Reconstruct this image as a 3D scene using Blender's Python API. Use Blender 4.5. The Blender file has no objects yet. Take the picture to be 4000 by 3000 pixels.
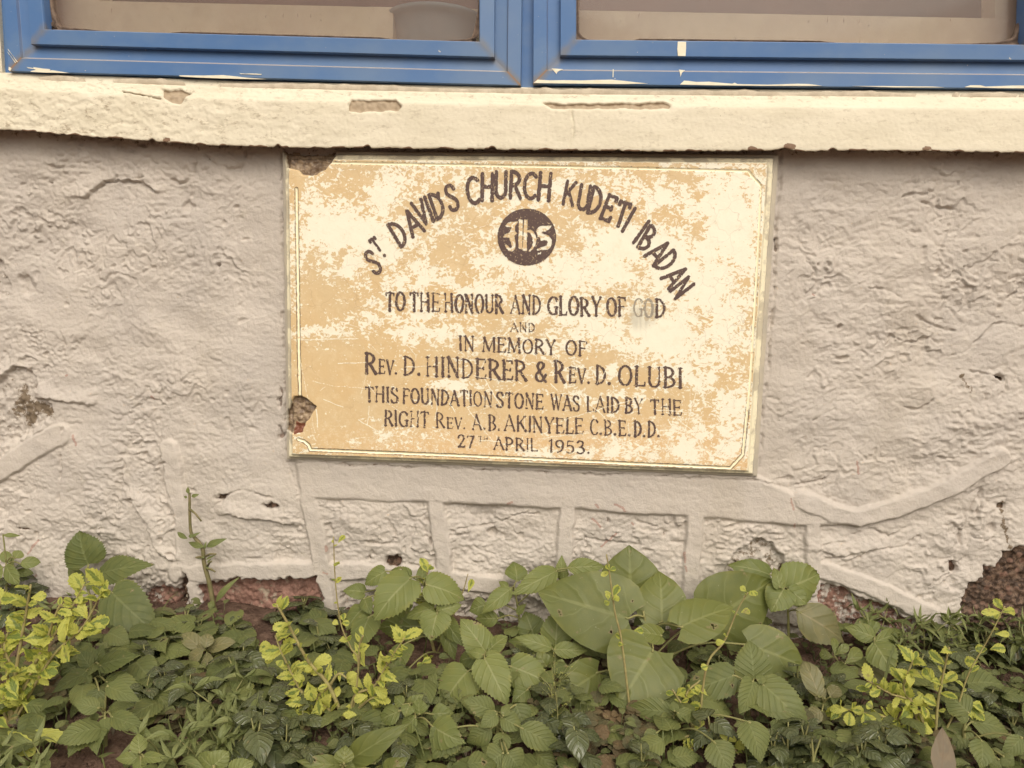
import bpy, math, random
import numpy as np
from mathutils import Matrix, Vector

# ------------------------------------------------------------------ camera, sky, sun, exposure
SC = bpy.context.scene
FPX, D0, H0 = 3000.0, 1.45, 0.69            # focal length in photo pixels, metres to the wall, lens height
def cam_axes(p, y, r):
    cp, sp, cy, sy = math.cos(p), math.sin(p), math.cos(y), math.sin(y)
    fwd = np.array([sy*cp, cy*cp, -sp]); right = np.array([cy, -sy, 0.0]); up = np.cross(right, fwd)
    return math.cos(r)*right+math.sin(r)*up, -math.sin(r)*right+math.cos(r)*up, fwd
CR, CU, CF = cam_axes(math.radians(7.5), math.radians(-4.0), math.radians(1.5))
CP = np.array([0.0, -D0, H0])
cd = bpy.data.cameras.new("camera"); cam = bpy.data.objects.new("camera", cd); SC.collection.objects.link(cam)
cd.sensor_width = 36.0; cd.lens = FPX/4000*36; cd.clip_start = 0.02; cd.clip_end = 300
cam.matrix_world = Matrix(((CR[0], CU[0], -CF[0], CP[0]), (CR[1], CU[1], -CF[1], CP[1]), (CR[2], CU[2], -CF[2], CP[2]), (0, 0, 0, 1)))
SC.camera = cam

SUN_EL, SUN_AZ = math.radians(46), math.radians(14)   # high, in front of the wall, a little to the right
w = bpy.data.worlds.new("World"); SC.world = w; w.use_nodes = True
wn = w.node_tree; bg = wn.nodes["Background"]
sky = wn.nodes.new("ShaderNodeTexSky"); sky.sky_type = 'NISHITA'; sky.sun_disc = False
sky.sun_elevation = SUN_EL; sky.sun_rotation = math.pi-SUN_AZ; sky.dust_density = 6.0; sky.air_density = 1.0; sky.ozone_density = 1.0
hsv = wn.nodes.new("ShaderNodeHueSaturation"); hsv.inputs["Saturation"].default_value = 0.25   # overcast: cloud takes the blue out
tnt = wn.nodes.new("ShaderNodeMix"); tnt.data_type = 'RGBA'; tnt.blend_type = 'MULTIPLY'; tnt.inputs[0].default_value = 1.0
tnt.inputs[7].default_value = (1.06, 1.0, 0.90, 1)
wn.links.new(sky.outputs[0], hsv.inputs["Color"]); wn.links.new(hsv.outputs[0], tnt.inputs[6]); wn.links.new(tnt.outputs[2], bg.inputs[0])
bg.inputs[1].default_value = 0.15
sl = bpy.data.lights.new("sun", 'SUN'); sl.energy = 1.05; sl.angle = math.radians(60); sl.color = (1.0, 0.95, 0.86)
so = bpy.data.objects.new("sun", sl); SC.collection.objects.link(so)
sv = Vector((math.sin(SUN_AZ)*math.cos(SUN_EL), -math.cos(SUN_AZ)*math.cos(SUN_EL), math.sin(SUN_EL)))
so.rotation_euler = sv.to_track_quat('Z', 'Y').to_euler(); so.location = (0, -3, 4)
vs = SC.view_settings; vs.view_transform = 'Standard'; vs.look = 'None'; vs.exposure = -0.02; vs.gamma = 1.0
SC.cycles.max_bounces = 8; SC.cycles.transparent_max_bounces = 12

# ------------------------------------------------------------------ pixels of the survey photo <-> points of the place
def ray(px, py):
    return ((px-2000)/FPX)*CR-((py-1500)/FPX)*CU+CF
def P(px, py, d=0.0):                        # point d metres in front of the wall plane
    q = ray(px, py); return CP+q*((D0-d)/q[1])
def PN(px, py, B, N):                        # point on the plane through B with normal N
    q = ray(px, py); return CP+q*(np.dot(B-CP, N)/np.dot(q, N))
def proj(X, Y, Z):
    vx, vy, vz = X-CP[0], Y-CP[1], Z-CP[2]
    w_ = vx*CF[0]+vy*CF[1]+vz*CF[2]
    return 2000+FPX*(vx*CR[0]+vy*CR[1]+vz*CR[2])/w_, 1500-FPX*(vx*CU[0]+vy*CU[1]+vz*CU[2])/w_
def projp(p): return np.array(proj(p[0], p[1], p[2]))

# ------------------------------------------------------------------ noise and distance fields
def _h(ix, iy, s):
    h = (ix.astype(np.int64)*374761393+iy.astype(np.int64)*668265263+s*974711) & 0xffffffff
    h = ((h ^ (h >> 13))*1274126177) & 0xffffffff
    return (h ^ (h >> 16)).astype(np.float64)/4294967295.0
def perlin(x, y, s=0):
    x = np.asarray(x, float); y = np.asarray(y, float)
    xi, yi = np.floor(x), np.floor(y); fx, fy = x-xi, y-yi
    def g(dx, dy):
        a = _h(xi+dx, yi+dy, s)*6.2831853
        return np.cos(a)*(fx-dx)+np.sin(a)*(fy-dy)
    u = fx*fx*fx*(fx*(fx*6-15)+10); v = fy*fy*fy*(fy*(fy*6-15)+10)
    a = g(0, 0); b = g(1, 0); c = g(0, 1); d = g(1, 1)
    return 1.45*((a+(b-a)*u)+((c+(d-c)*u)-(a+(b-a)*u))*v)
def fbm(x, y, o=4, s=0, gain=.5):
    t = 0; a = 1.0; n = 0
    for i in range(o):
        t = t+a*perlin(x*2**i, y*2**i, s+17*i); n += a; a *= gain
    return t/n
def sst(a, b, x):
    t = np.clip((x-a)/(b-a), 0, 1); return t*t*(3-2*t)
def sd_line(X, Y, pts):
    r = np.full(X.shape, 1e9)
    for (x0, y0), (x1, y1) in zip(pts[:-1], pts[1:]):
        dx, dy = x1-x0, y1-y0
        t = np.clip(((X-x0)*dx+(Y-y0)*dy)/(dx*dx+dy*dy+1e-9), 0, 1)
        r = np.minimum(r, np.hypot(X-x0-t*dx, Y-y0-t*dy))
    return r
def sd_poly(X, Y, pts):
    r = sd_line(X, Y, list(pts)+[pts[0]]); ins = np.zeros(X.shape, bool)
    n = len(pts)
    for i in range(n):
        x0, y0 = pts[i]; x1, y1 = pts[(i+1) % n]
        if y0 == y1: continue
        c = ((y0 > Y) != (y1 > Y)) & (X < (x1-x0)*(Y-y0)/(y1-y0)+x0)
        ins ^= c
    return np.where(ins, -r, r)
def interp(x, pts):
    return np.interp(x, [p[0] for p in pts], [p[1] for p in pts])

# ------------------------------------------------------------------ meshes, objects, properties
def tag(o, label=None, cat=None, group=None, kind=None):
    if label: o["label"] = label
    if cat: o["category"] = cat
    if group: o["group"] = group
    if kind: o["kind"] = kind
    return o
def empty(name, loc, label=None, cat=None, group=None):
    o = bpy.data.objects.new(name, None); SC.collection.objects.link(o); o.location = [float(c) for c in loc]; o.empty_display_size = .02
    return tag(o, label, cat, group)
def mesh(name, V, F, mat, parent=None, smooth=True, attrs=None):
    V = np.asarray(V, float).reshape(-1, 3)
    if parent is not None: V = V-np.array(root_loc(parent))
    me = bpy.data.meshes.new(name)
    F_ = np.asarray(F) if not isinstance(F, np.ndarray) and len(F) and len({len(f) for f in F}) == 1 else F
    if isinstance(F_, np.ndarray) and F_.ndim == 2:
        k = F_.shape[1]
        me.vertices.add(len(V)); me.vertices.foreach_set("co", V.ravel())
        me.loops.add(F_.size); me.loops.foreach_set("vertex_index", F_.ravel().astype(np.int32))
        me.polygons.add(len(F_)); me.polygons.foreach_set("loop_start", np.arange(0, F_.size, k, dtype=np.int32))
        me.update(calc_edges=True)
    else:
        me.from_pydata([tuple(v) for v in V], [], [tuple(int(i) for i in f) for f in F])
    me.polygons.foreach_set("use_smooth", np.full(len(me.polygons), smooth))
    for k, a in (attrs or {}).items():
        at = me.attributes.new(k, 'FLOAT', 'POINT'); at.data.foreach_set("value", np.asarray(a, np.float32).ravel())
    me.materials.append(mat); me.validate(); me.update()
    o = bpy.data.objects.new(name, me); SC.collection.objects.link(o)
    if parent is not None: o.parent = parent
    return o
def root_loc(o):
    l = np.array(o.location, float)
    while o.parent is not None:
        o = o.parent; l = l+np.array(o.location, float)
    return l
def gridfaces(nr, nc, off=0):
    i = np.arange(nr-1)[:, None]*nc+np.arange(nc-1)[None, :]
    return (np.stack([i, i+1, i+nc+1, i+nc], -1).reshape(-1, 4)+off)
class Acc:                                    # collects pieces of ONE part
    def __init__(s): s.V = []; s.F = []; s.A = {}; s.n = 0
    def add(s, V, F, **at):
        V = np.asarray(V, float).reshape(-1, 3)
        s.V.append(V); s.F += [tuple(int(i)+s.n for i in f) for f in F]; s.n += len(V)
        for k, a in at.items(): s.A.setdefault(k, []).append(np.broadcast_to(np.asarray(a, float), (len(V),)))
        return s
    def build(s, name, mat, parent=None, smooth=True):
        return mesh(name, np.concatenate(s.V), s.F, mat, parent, smooth, {k: np.concatenate(a) for k, a in s.A.items()})
def tube(pts, rad, sides=6):
    pts = [np.asarray(p, float) for p in pts]; n = len(pts); V = []; F = []
    rad = rad if hasattr(rad, '__len__') else [rad]*n
    ref = np.array([0.3, -1.0, 0.2])
    for i, p in enumerate(pts):
        t = pts[min(i+1, n-1)]-pts[max(i-1, 0)]; t = t/(np.linalg.norm(t)+1e-9)
        a = np.cross(t, ref); a = a/(np.linalg.norm(a)+1e-9); b = np.cross(t, a)
        for k in range(sides):
            q = 2*math.pi*k/sides; V.append(p+rad[i]*(math.cos(q)*a+math.sin(q)*b))
    for i in range(n-1):
        for k in range(sides):
            k2 = (k+1) % sides; F.append((i*sides+k, i*sides+k2, (i+1)*sides+k2, (i+1)*sides+k))
    F.append(tuple(range(sides))[::-1]); F.append(tuple((n-1)*sides+k for k in range(sides)))
    return V, F
def smooth_pts(pts, m=5):
    pts = [np.asarray(p, float) for p in pts]
    if len(pts) < 3: 
        return [pts[0]+(pts[1]-pts[0])*i/m for i in range(m+1)]
    Q = [2*pts[0]-pts[1]]+pts+[2*pts[-1]-pts[-2]]; out = []
    for i in range(1, len(Q)-2):
        for j in range(m):
            t = j/m
            out.append(.5*((2*Q[i])+(-Q[i-1]+Q[i+1])*t+(2*Q[i-1]-5*Q[i]+4*Q[i+1]-Q[i+2])*t*t+(-Q[i-1]+3*Q[i]-3*Q[i+1]+Q[i+2])*t**3))
    out.append(pts[-1]); return out
def boxgeo(x0, x1, y0, y1, z0, z1):
    V = [(x, y, z) for x in (x0, x1) for y in (y0, y1) for z in (z0, z1)]
    return V, [(0, 1, 3, 2), (4, 6, 7, 5), (0, 4, 5, 1), (2, 3, 7, 6), (0, 2, 6, 4), (1, 5, 7, 3)]

# ------------------------------------------------------------------ materials
class M:
    def __init__(s, name):
        s.m = bpy.data.materials.new(name); s.m.use_nodes = True; s.t = s.m.node_tree; s.t.nodes.clear()
        s.out = s.t.nodes.new("ShaderNodeOutputMaterial"); s._co = None
    def n(s, typ, ins=None, out=0, **kw):
        nd = s.t.nodes.new("ShaderNode"+typ)
        for k, v in kw.items(): setattr(nd, k, v)
        for k, v in (ins or {}).items():
            sk = nd.inputs[k]
            if hasattr(v, "is_output"): s.t.links.new(v, sk)
            else: sk.default_value = v
        return nd.outputs[out]
    def co(s):
        if s._co is None: s._co = s.n("TexCoord", out="Object")
        return s._co
    def at(s, name): return s.n("Attribute", out="Fac", attribute_name=name)
    def math(s, op, a, b=0.0, c=None, clamp=False):
        d = {0: a, 1: b}
        if c is not None: d[2] = c
        return s.n("Math", d, operation=op, use_clamp=clamp)
    def noise(s, scale, detail=4, rough=.6, dist=0.0, out="Fac", vec=None):
        return s.n("TexNoise", {"Vector": vec or s.co(), "Scale": scale, "Detail": detail, "Roughness": rough, "Distortion": dist}, out=out)
    def stretch(s, sc):
        return s.n("Mapping", {"Vector": s.co(), "Scale": sc})
    def mix(s, f, a, b, mode='MIX'):
        c = lambda v: v if hasattr(v, "is_output") else (v[0], v[1], v[2], 1)
        return s.n("Mix", {0: f, 6: c(a), 7: c(b)}, out=2, data_type='RGBA', blend_type=mode)
    def ss(s, x, a, b): 
        return s.n("MapRange", {0: x, 1: a, 2: b, 3: 0.0, 4: 1.0}, interpolation_type='SMOOTHSTEP')
    def bump(s, h, strength=.3, dist=.002, normal=None):
        d = {"Height": h, "Strength": strength, "Distance": dist}
        if normal is not None: d["Normal"] = normal
        return s.n("Bump", d)
    def pbsdf(s, col, rough=.7, spec=.3, normal=None, **kw):
        d = {"Base Color": col if hasattr(col, "is_output") else (col[0], col[1], col[2], 1), "Roughness": rough, "Specular IOR Level": spec}
        if normal is not None: d["Normal"] = normal
        d.update(kw); return s.n("BsdfPrincipled", d)
    def done(s, sh): s.t.links.new(sh, s.out.inputs["Surface"]); return s.m

def mat_wall():
    m = M("painted_plaster")
    base = m.mix(m.ss(m.noise(6, 5, .6), .35, .7), (.535, .478, .420), (.485, .436, .390))
    base = m.mix(m.math('MULTIPLY', m.ss(m.noise(38, 4, .65), .55, .75), .30), base, (.57, .51, .415))
    base = m.mix(m.math('MULTIPLY', m.ss(m.noise(90, 3, .6), .70, .74), .4), base, (.58, .42, .27))
    mott = m.mix(m.ss(m.noise(60, 6, .7), .40, .62), (.19, .105, .08), (.31, .175, .135))
    mott = m.mix(m.ss(m.noise(24, 5, .7), .56, .66), mott, (.36, .29, .22))
    redf = m.ss(m.math('ADD', m.at("red"), m.math('MULTIPLY', m.math('SUBTRACT', m.noise(45, 6, .7), .5), 1.6)), .42, .58)
    col = m.mix(redf, base, mott)
    soil = m.mix(m.ss(m.noise(95, 6, .75), .42, .62), (.045, .028, .02), (.17, .11, .075))
    soil = m.mix(m.ss(m.n("TexVoronoi", {"Vector": m.co(), "Scale": 60.0}, out="Distance"), .42, .2), soil, m.mix(m.noise(30), (.15, .07, .05), (.21, .14, .10)))
    col = m.mix(m.ss(m.at("hole"), .35, .6), col, soil)
    gf = m.ss(m.math('ADD', m.math('MULTIPLY', m.at("grime"), .55), m.math('SUBTRACT', m.noise(85, 7, .75), .5)), .22, .34)
    col = m.mix(gf, col, m.mix(m.noise(150, 4, .7), (.10, .072, .045), (.26, .20, .14)))
    sp = m.ss(m.noise(130, 2, .5), .80, .84)
    col = m.mix(m.math('MULTIPLY', sp, .7), col, (.16, .09, .06))
    col = m.mix(m.math('MULTIPLY', m.ss(m.at("splat"), .4, .7), .5), col, (.33, .14, .10))
    h = m.math('ADD', m.noise(95, 5, .62), m.math('MULTIPLY', m.noise(260, 2, .6), .35))
    col = m.mix(m.math('MULTIPLY', m.ss(m.noise(2.2, 6, .7, vec=m.stretch((2.4, 1, .5))), .50, .72), .28), col, (.44, .375, .29))
    return m.done(m.pbsdf(col, .7, .25, m.bump(h, .6, .004)))
def mat_cream(name="cream_paint"):
    m = M(name)
    base = m.mix(m.ss(m.noise(9, 5, .6, vec=m.stretch((1, 1, 3))), .3, .75), (.72, .655, .515), (.66, .595, .455))
    base = m.mix(m.math('MULTIPLY', m.ss(m.noise(55, 7, .75, vec=m.stretch((1, 1, 2.2))),   .525, .68), m.math('ADD', .22, m.math('MULTIPLY', m.at("dirt"), .9))), base, (.42, .35, .25))
    base = m.mix(m.math('MULTIPLY', m.ss(m.noise(220, 3, .7), .68, .72), .55), base, (.22, .15, .10))
    col = m.mix(m.ss(m.math('ADD', m.at("chip"), m.math('MULTIPLY', m.math('SUBTRACT', m.noise(120, 4, .7), .5), .5)), .45, .55), base, m.mix(m.noise(140, 5, .7), (.33, .25, .17), (.45, .36, .25)))
    col = m.mix(m.ss(m.at("brown"), .4, .6), col, m.mix(m.noise(90, 5), (.17, .10, .065), (.30, .2, .13)))
    h = m.math('ADD', m.noise(120, 6, .68, vec=m.stretch((1, 1, 2.0))), m.math('MULTIPLY', m.noise(500, 3, .6), .3))
    return m.done(m.pbsdf(col, .6, .3, m.bump(h, .32, .002)))
def mat_plaque():
    m = M("flaking_ochre_paint")
    och = m.mix(m.ss(m.noise(7, 4, .6), .3, .7), (.66, .47, .245), (.645, .487, .28))
    och = m.mix(m.math('MULTIPLY', m.ss(m.noise(60, 5, .7), .5, .75), .35), och, (.72, .545, .33))
    och = m.mix(m.ss(m.at("low"), .0, 1.0), och, m.mix(m.noise(90, 5, .75), (.66, .425, .205), (.75, .56, .33)))
    white = m.mix(m.noise(30, 4, .6), (.87, .825, .67), (.83, .78, .63))
    n1 = m.noise(24, 3, .6, .6); n2 = m.noise(78, 6, .7, 1.2, vec=m.stretch((.8, 1, 1.25))); n3 = m.noise(210, 3, .6, .4)
    v = m.math('ADD', m.math('ADD', m.math('MULTIPLY', n1, .85), m.math('MULTIPLY', n2, 1.25)), m.math('MULTIPLY', n3, .55))
    v = m.math('ADD', m.math('SUBTRACT', v, 1.345), m.math('MULTIPLY', m.at("peel"), .36))
    pk = m.ss(v, .0, .025)
    grain = m.math('MULTIPLY', m.at("low"), m.ss(m.noise(150, 6, .8), .50, .62))
    pk = m.math('MAXIMUM', pk, m.math('MULTIPLY', grain, .8))
    pk = m.math('MAXIMUM', pk, m.ss(m.math('ADD', m.at("scratch"), m.math('MULTIPLY', m.math('SUBTRACT', m.noise(300, 2), .5), 1.2)), .45, .75))
    och = m.mix(m.math('MULTIPLY', m.ss(m.noise(34, 6, .75), .45, .7), .32), och, (.80, .68, .46))
    white = m.mix(m.math('MULTIPLY', m.ss(m.noise(48, 6, .75), .52, .72), .28), white, (.70, .56, .36))
    specks = m.ss(m.noise(260, 2, .5), .70, .74)
    pk = m.math('MAXIMUM', pk, specks)
    col = m.mix(pk, och, white)
    cr = m.n("TexVoronoi", {"Vector": m.n("VectorMath", {0: m.co(), 1: m.n("VectorMath", {0: m.noise(40, 2, out="Color"), 1: (.03, .03, .03)}, operation='MULTIPLY')}, operation='ADD'), "Scale": 26.0}, out="Distance", feature='DISTANCE_TO_EDGE')
    crk = m.math('MULTIPLY', m.ss(cr, .022, .004), m.ss(m.noise(9, 2), .42, .62))
    col = m.mix(m.math('MULTIPLY', crk, .28), col, (.36, .21, .11))
    col = m.mix(m.ss(m.at("line"), .35, .7), col, m.mix(m.ss(m.noise(120, 3), .62, .7), (.90, .83, .60), och))
    col = m.mix(m.math('MULTIPLY', m.ss(m.math('ADD', m.at("dline"), m.math('MULTIPLY', m.math('SUBTRACT', m.noise(160, 3), .5), 1.5)), .5, .8), .8), col, (.13, .085, .055))
    edge = m.mix(m.ss(m.noise(22, 5, .65), .44, .56), (.52, .46, .34), (.80, .73, .53))
    grey = m.mix(m.ss(m.noise(14, 4), .4, .6), (.42, .375, .305), (.50, .44, .34))
    col = m.mix(m.ss(m.at("bevel"), .4, .6), col, edge)
    col = m.mix(m.ss(m.at("grey"), .4, .6), col, grey)
    chip = m.mix(m.ss(m.noise(70, 6, .7), .4, .62), (.17, .115, .075), (.37, .275, .18))
    col = m.mix(m.ss(m.at("chip"), .4, .6), col, chip)
    col = m.mix(m.ss(m.at("red"), .4, .6), col, (.19, .07, .04))
    col = m.mix(m.math('MULTIPLY', m.at("smear"), .65), col, (.50, .46, .36))
    h = m.math('ADD', m.math('MULTIPLY', pk, -.35), m.math('MULTIPLY', m.noise(260, 4), .5))
    return m.done(m.pbsdf(col, .42, .4, m.bump(h, .35, .0012)))
def mat_letter():
    m = M("dark_letter_paint")
    f = m.ss(m.noise(190, 5, .75), .60, .63)
    st = m.ss(m.noise(200, 2, .6, vec=m.stretch((3.2, 1, .6))), .66, .72)
    col = m.mix(m.noise(50, 3), (.082, .050, .046), (.125, .083, .07))
    col = m.mix(m.math('MULTIPLY', m.math('MAXIMUM', f, st), .8), col, (.60, .46, .28))
    return m.done(m.pbsdf(col, .6, .3, m.bump(m.noise(300, 3), .4, .001)))
def mat_smear():
    m = M("grey_smeared_letter_paint"); return m.done(m.pbsdf(m.mix(m.noise(120, 4), (.22, .185, .15), (.46, .41, .32)), .6, .3))
def mat_blue():
    m = M("blue_frame_paint")
    col = m.mix(m.ss(m.noise(8, 4, .6, vec=m.stretch((1, 1, 1.5))), .35, .7), (.075, .165, .36), (.115, .20, .36))
    col = m.mix(m.math('MULTIPLY', m.ss(m.noise(3.5, 3), .45, .7), .4), col, (.17, .24, .36))
    col = m.mix(m.math('MULTIPLY', m.ss(m.at("dust_light"), .3, .9), .7), col, (.50, .42, .34))  # pale ledge lines: chalk dust, with the edge highlight put into the colour
    g = m.math('ADD', m.at("mitre"), m.math('MULTIPLY', m.math('SUBTRACT', m.noise(50, 4), .5), .7))
    col = m.mix(m.math('MULTIPLY', m.ss(g, .2, .8), .75), col, (.20, .185, .165))
    col = m.mix(m.math('MULTIPLY', m.ss(m.at("mitre"), .86, .95), .85), col, (.27, .16, .10))
    col = m.mix(m.math('MULTIPLY', m.ss(m.noise(160, 2, .5), .76, .79), .8), col, (.68, .62, .48))
    return m.done(m.pbsdf(col, m.math('ADD', .38, m.math('MULTIPLY', m.noise(30), .2)), .35, m.bump(m.noise(25, 3), .05, .002)))
def mat_plain(name, a, b, sc=30, rough=.7, spec=.3, bs=.3, bd=.002):
    m = M(name); n = m.noise(sc, 5, .65)
    return m.done(m.pbsdf(m.mix(m.ss(n, .35, .65), a, b), rough, spec, m.bump(m.noise(sc*4, 4, .65), bs, bd)))
def mat_glass():
    m = M("dusty_glass")
    dust_light = m.math('ADD', .17, m.math('MULTIPLY', m.ss(m.noise(7, 5, .65), .35, .75), .12))
    dust_light = m.math('ADD', dust_light, m.math('MULTIPLY', m.ss(m.noise(150, 2, .5, vec=m.stretch((1, 1, .35))), .70, .76), .35))
    tr = m.n("BsdfTransparent", {0: (.94, .95, .94, 1)})
    df = m.n("BsdfDiffuse", {0: (.37, .26, .21, 1)})
    gl = m.n("BsdfGlossy", {0: (1, 1, 1, 1), "Roughness": .06})
    a = m.n("MixShader", {0: dust_light, 1: tr, 2: df})
    fr = m.n("Fresnel", {"IOR": 1.35})
    return m.done(m.n("MixShader", {0: fr, 1: a, 2: gl}))
def mat_soil():
    m = M("brown_soil")
    c = m.mix(m.ss(m.noise(40, 7, .7), .38, .66), (.095, .058, .042), (.21, .135, .098))
    c = m.mix(m.ss(m.noise(9, 4), .5, .7), c, (.17, .105, .08))
    v = m.n("TexVoronoi", {"Vector": m.co(), "Scale": 120.0}, out="Distance")
    c = m.mix(m.math('MULTIPLY', m.ss(v, .22, .1), .5), c, (.26, .18, .135))
    h = m.math('ADD', m.noise(120, 7, .75), m.math('MULTIPLY', v, -.5))
    return m.done(m.pbsdf(c, .9, .15, m.bump(h, .9, .006)))
def mat_leaf(name, c0, c1, vein, vk=.6, nv=7, rough=.45, spec=.4, trans=.22, varieg=None, dark_lat=False, bumpk=.5):
    m = M(name)
    u, v, ti = m.at("lu"), m.at("lv"), m.at("tint")
    au = m.math('ABSOLUTE', u)
    base = m.mix(ti, c0, c1)
    base = m.mix(m.math('MULTIPLY', m.ss(m.noise(60, 4, .6), .4, .7), .35), base, (c1[0]*1.18, c1[1]*1.06, c1[2]*.9))
    if varieg:
        g = m.math('ADD', m.math('SUBTRACT', .62, m.math('MULTIPLY', au, .75)), m.math('MULTIPLY', m.math('SUBTRACT', m.noise(75, 3, .6), .5), 1.5))
        base = m.mix(m.ss(m.math('ADD', g, m.math('MULTIPLY', m.math('SUBTRACT', ti, .5), -.5)), .38, .52), base, varieg)
    x = m.math('SUBTRACT', v, m.math('MULTIPLY', au, .34))
    fr = m.math('ABSOLUTE', m.math('SUBTRACT', m.math('FRACT', m.math('ADD', m.math('MULTIPLY', x, m.math('ADD', nv*.8, m.math('MULTIPLY', ti, nv*.45))), m.math('MULTIPLY', m.noise(25, 2), .5))), .5))
    lat = m.math('MULTIPLY', m.ss(fr, .44, .5), m.ss(au, 1.0, .55))
    mid = m.ss(au, .075, .02)
    if dark_lat:
        base = m.mix(m.math('MULTIPLY', lat, .45), base, (c0[0]*.5, c0[1]*.55, c0[2]*.5))
        base = m.mix(m.math('MULTIPLY', mid, vk), base, vein)
    else:
        base = m.mix(m.math('MULTIPLY', m.math('MAXIMUM', mid, m.math('MULTIPLY', lat, .55)), vk), base, vein)
    rim = m.math('MULTIPLY', m.ss(m.math('ADD', au, m.math('MULTIPLY', m.math('SUBTRACT', m.noise(28, 4), .5), 1.1)), .92, 1.15), .5)
    base = m.mix(rim, base, (c1[0]*1.35, c1[1]*1.15, c1[2]*.9))
    base = m.mix(m.math('MULTIPLY', m.ss(m.noise(11, 3), .45, .72), .35), base, (c0[0]*.75, c0[1]*.75, c0[2]*.85))
    hn = m.noise(41, 3, .6)
    base = m.mix(m.math('MULTIPLY', m.ss(hn, .66, .72), .75), base, (.26, .20, .10))
    base = m.mix(m.math('MULTIPLY', m.ss(m.noise(130, 3, .6), .70, .73), .5), base, (.36, .34, .2))
    hh = m.math('ADD', m.math('MULTIPLY', m.ss(fr, .25, .5), -1.0), m.math('MULTIPLY', m.noise(350, 3), .35))
    nb = m.bump(hh, bumpk, .0012)
    p = m.pbsdf(base, m.math('ADD', rough-.14, m.math('MULTIPLY', m.noise(22, 4), .24)), spec, nb)
    t = m.n("BsdfTranslucent", {0: m.mix(.6, base, (c1[0]*1.3, c1[1]*1.5, c1[2]*.8), 'MIX'), "Normal": nb})
    sh = m.n("MixShader", {0: trans, 1: p, 2: t})
    return m.done(m.n("MixShader", {0: m.ss(hn, .728, .732), 1: sh, 2: m.n("BsdfTransparent")}))

MW = mat_wall(); MC = mat_cream(); MP = mat_plaque(); ML = mat_letter(); MSM = mat_smear(); MB = mat_blue()
MG = mat_glass(); MSOIL = mat_soil()
MGASK = mat_plain("old_gasket_rubber", (.11, .075, .055), (.24, .17, .125), 60)
MBEIGE = mat_plain("inner_beige_paint", (.86, .72, .55), (.80, .66, .49), 12)
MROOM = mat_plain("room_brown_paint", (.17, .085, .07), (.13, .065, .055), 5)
MBOWL = mat_plain("blue_plastic", (.25, .31, .34), (.28, .34, .37), 10, .4, .4, .05)
MDRIP = mat_plain("white_paint_drips", (.84, .78, .62), (.78, .72, .55), 60, .5)
MMORT = mat_plain("mortar", (.60, .52, .40), (.46, .385, .285), 40)
MSTEM = mat_plain("green_stem", (.20, .20, .075), (.27, .25, .10), 50, .55)
MWOOD = mat_plain("brown_stem", (.25, .20, .085), (.34, .30, .12), 60, .7)
MTALL = mat_plain("tan_green_stem", (.22, .18, .09), (.15, .14, .06), 70, .55)
LHEART = mat_leaf("broad_heart_leaf", (.118, .136, .036), (.165, .182, .05), (.30, .31, .12), .42, 4, .46, .35, .25)
LNET = mat_leaf("toothed_leaf", (.105, .125, .042), (.168, .187, .062), (.24, .26, .11), .40, 7, .55, .3, .22, dark_lat=True)
LPALE = mat_leaf("pale_toothed_leaf", (.132, .157, .047), (.198, .22, .07), (.36, .37, .18), .5, 4.5, .5, .3, .25)
LPEP = mat_leaf("glossy_dark_leaf", (.058, .070, .032), (.098, .112, .046), (.15, .17, .08), .5, 4, .3, .55, .1, bumpk=.8)
LVAR = mat_leaf("variegated_leaf", (.36, .38, .065), (.48, .48, .115), (.45, .46, .12), .3, 4, .5, .3, .3, varieg=(.14, .185, .045))
LHERB = mat_leaf("narrow_leaf", (.135, .158, .055), (.20, .222, .085), (.28, .31, .13), .5, 3, .5, .3, .22)
LCLOV = mat_leaf("clover_leaf", (.095, .095, .048), (.17, .115, .065), (.2, .17, .09), .3, 2, .6, .2, .2)
LLOW = mat_leaf("small_round_leaf", (.09, .107, .04), (.155, .168, .062), (.2, .22, .1), .4, 4, .5, .3, .18)
LBRONZE = mat_leaf("olive_bronze_leaf", (.15, .145, .065), (.205, .19, .085), (.32, .26, .14), .5, 5, .45, .35, .2)
LDRY = mat_leaf("dry_leaf", (.145, .12, .085), (.19, .155, .11), (.17, .12, .08), .5, 2, .7, .2, .05)
# ------------------------------------------------------------------ ground
gx = np.concatenate([np.linspace(-40, -3, 12), np.linspace(-2.6, -1.3, 12), np.arange(-1.25, 1.1, .006), np.linspace(1.15, 2.6, 22), np.linspace(3, 40, 12)])
gd = np.concatenate([np.arange(-.12, .62, .006), np.linspace(.66, 2.5, 26), np.linspace(3, 60, 14)])
GX, GDD = np.meshgrid(gx, gd)
def ground_z(x, d):
    x = np.asarray(x, float); d = np.asarray(d, float)
    near = sst(1.6, .5, d)
    return near*(.018*fbm(x*4, d*4, 3, 5)+.007*fbm(x*22, d*22, 3, 9)+.004*np.maximum(perlin(x*60, d*60, 3), 0))+.02*sst(.14, 0, d)-.02*sst(.25, .5, d)
GZ = ground_z(GX, GDD)
gr = mesh("ground", np.stack([GX, -GDD, GZ], -1), gridfaces(*GX.shape), MSOIL)
tag(gr, "reddish brown soil bed below the wall", "ground", kind="structure")

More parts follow.
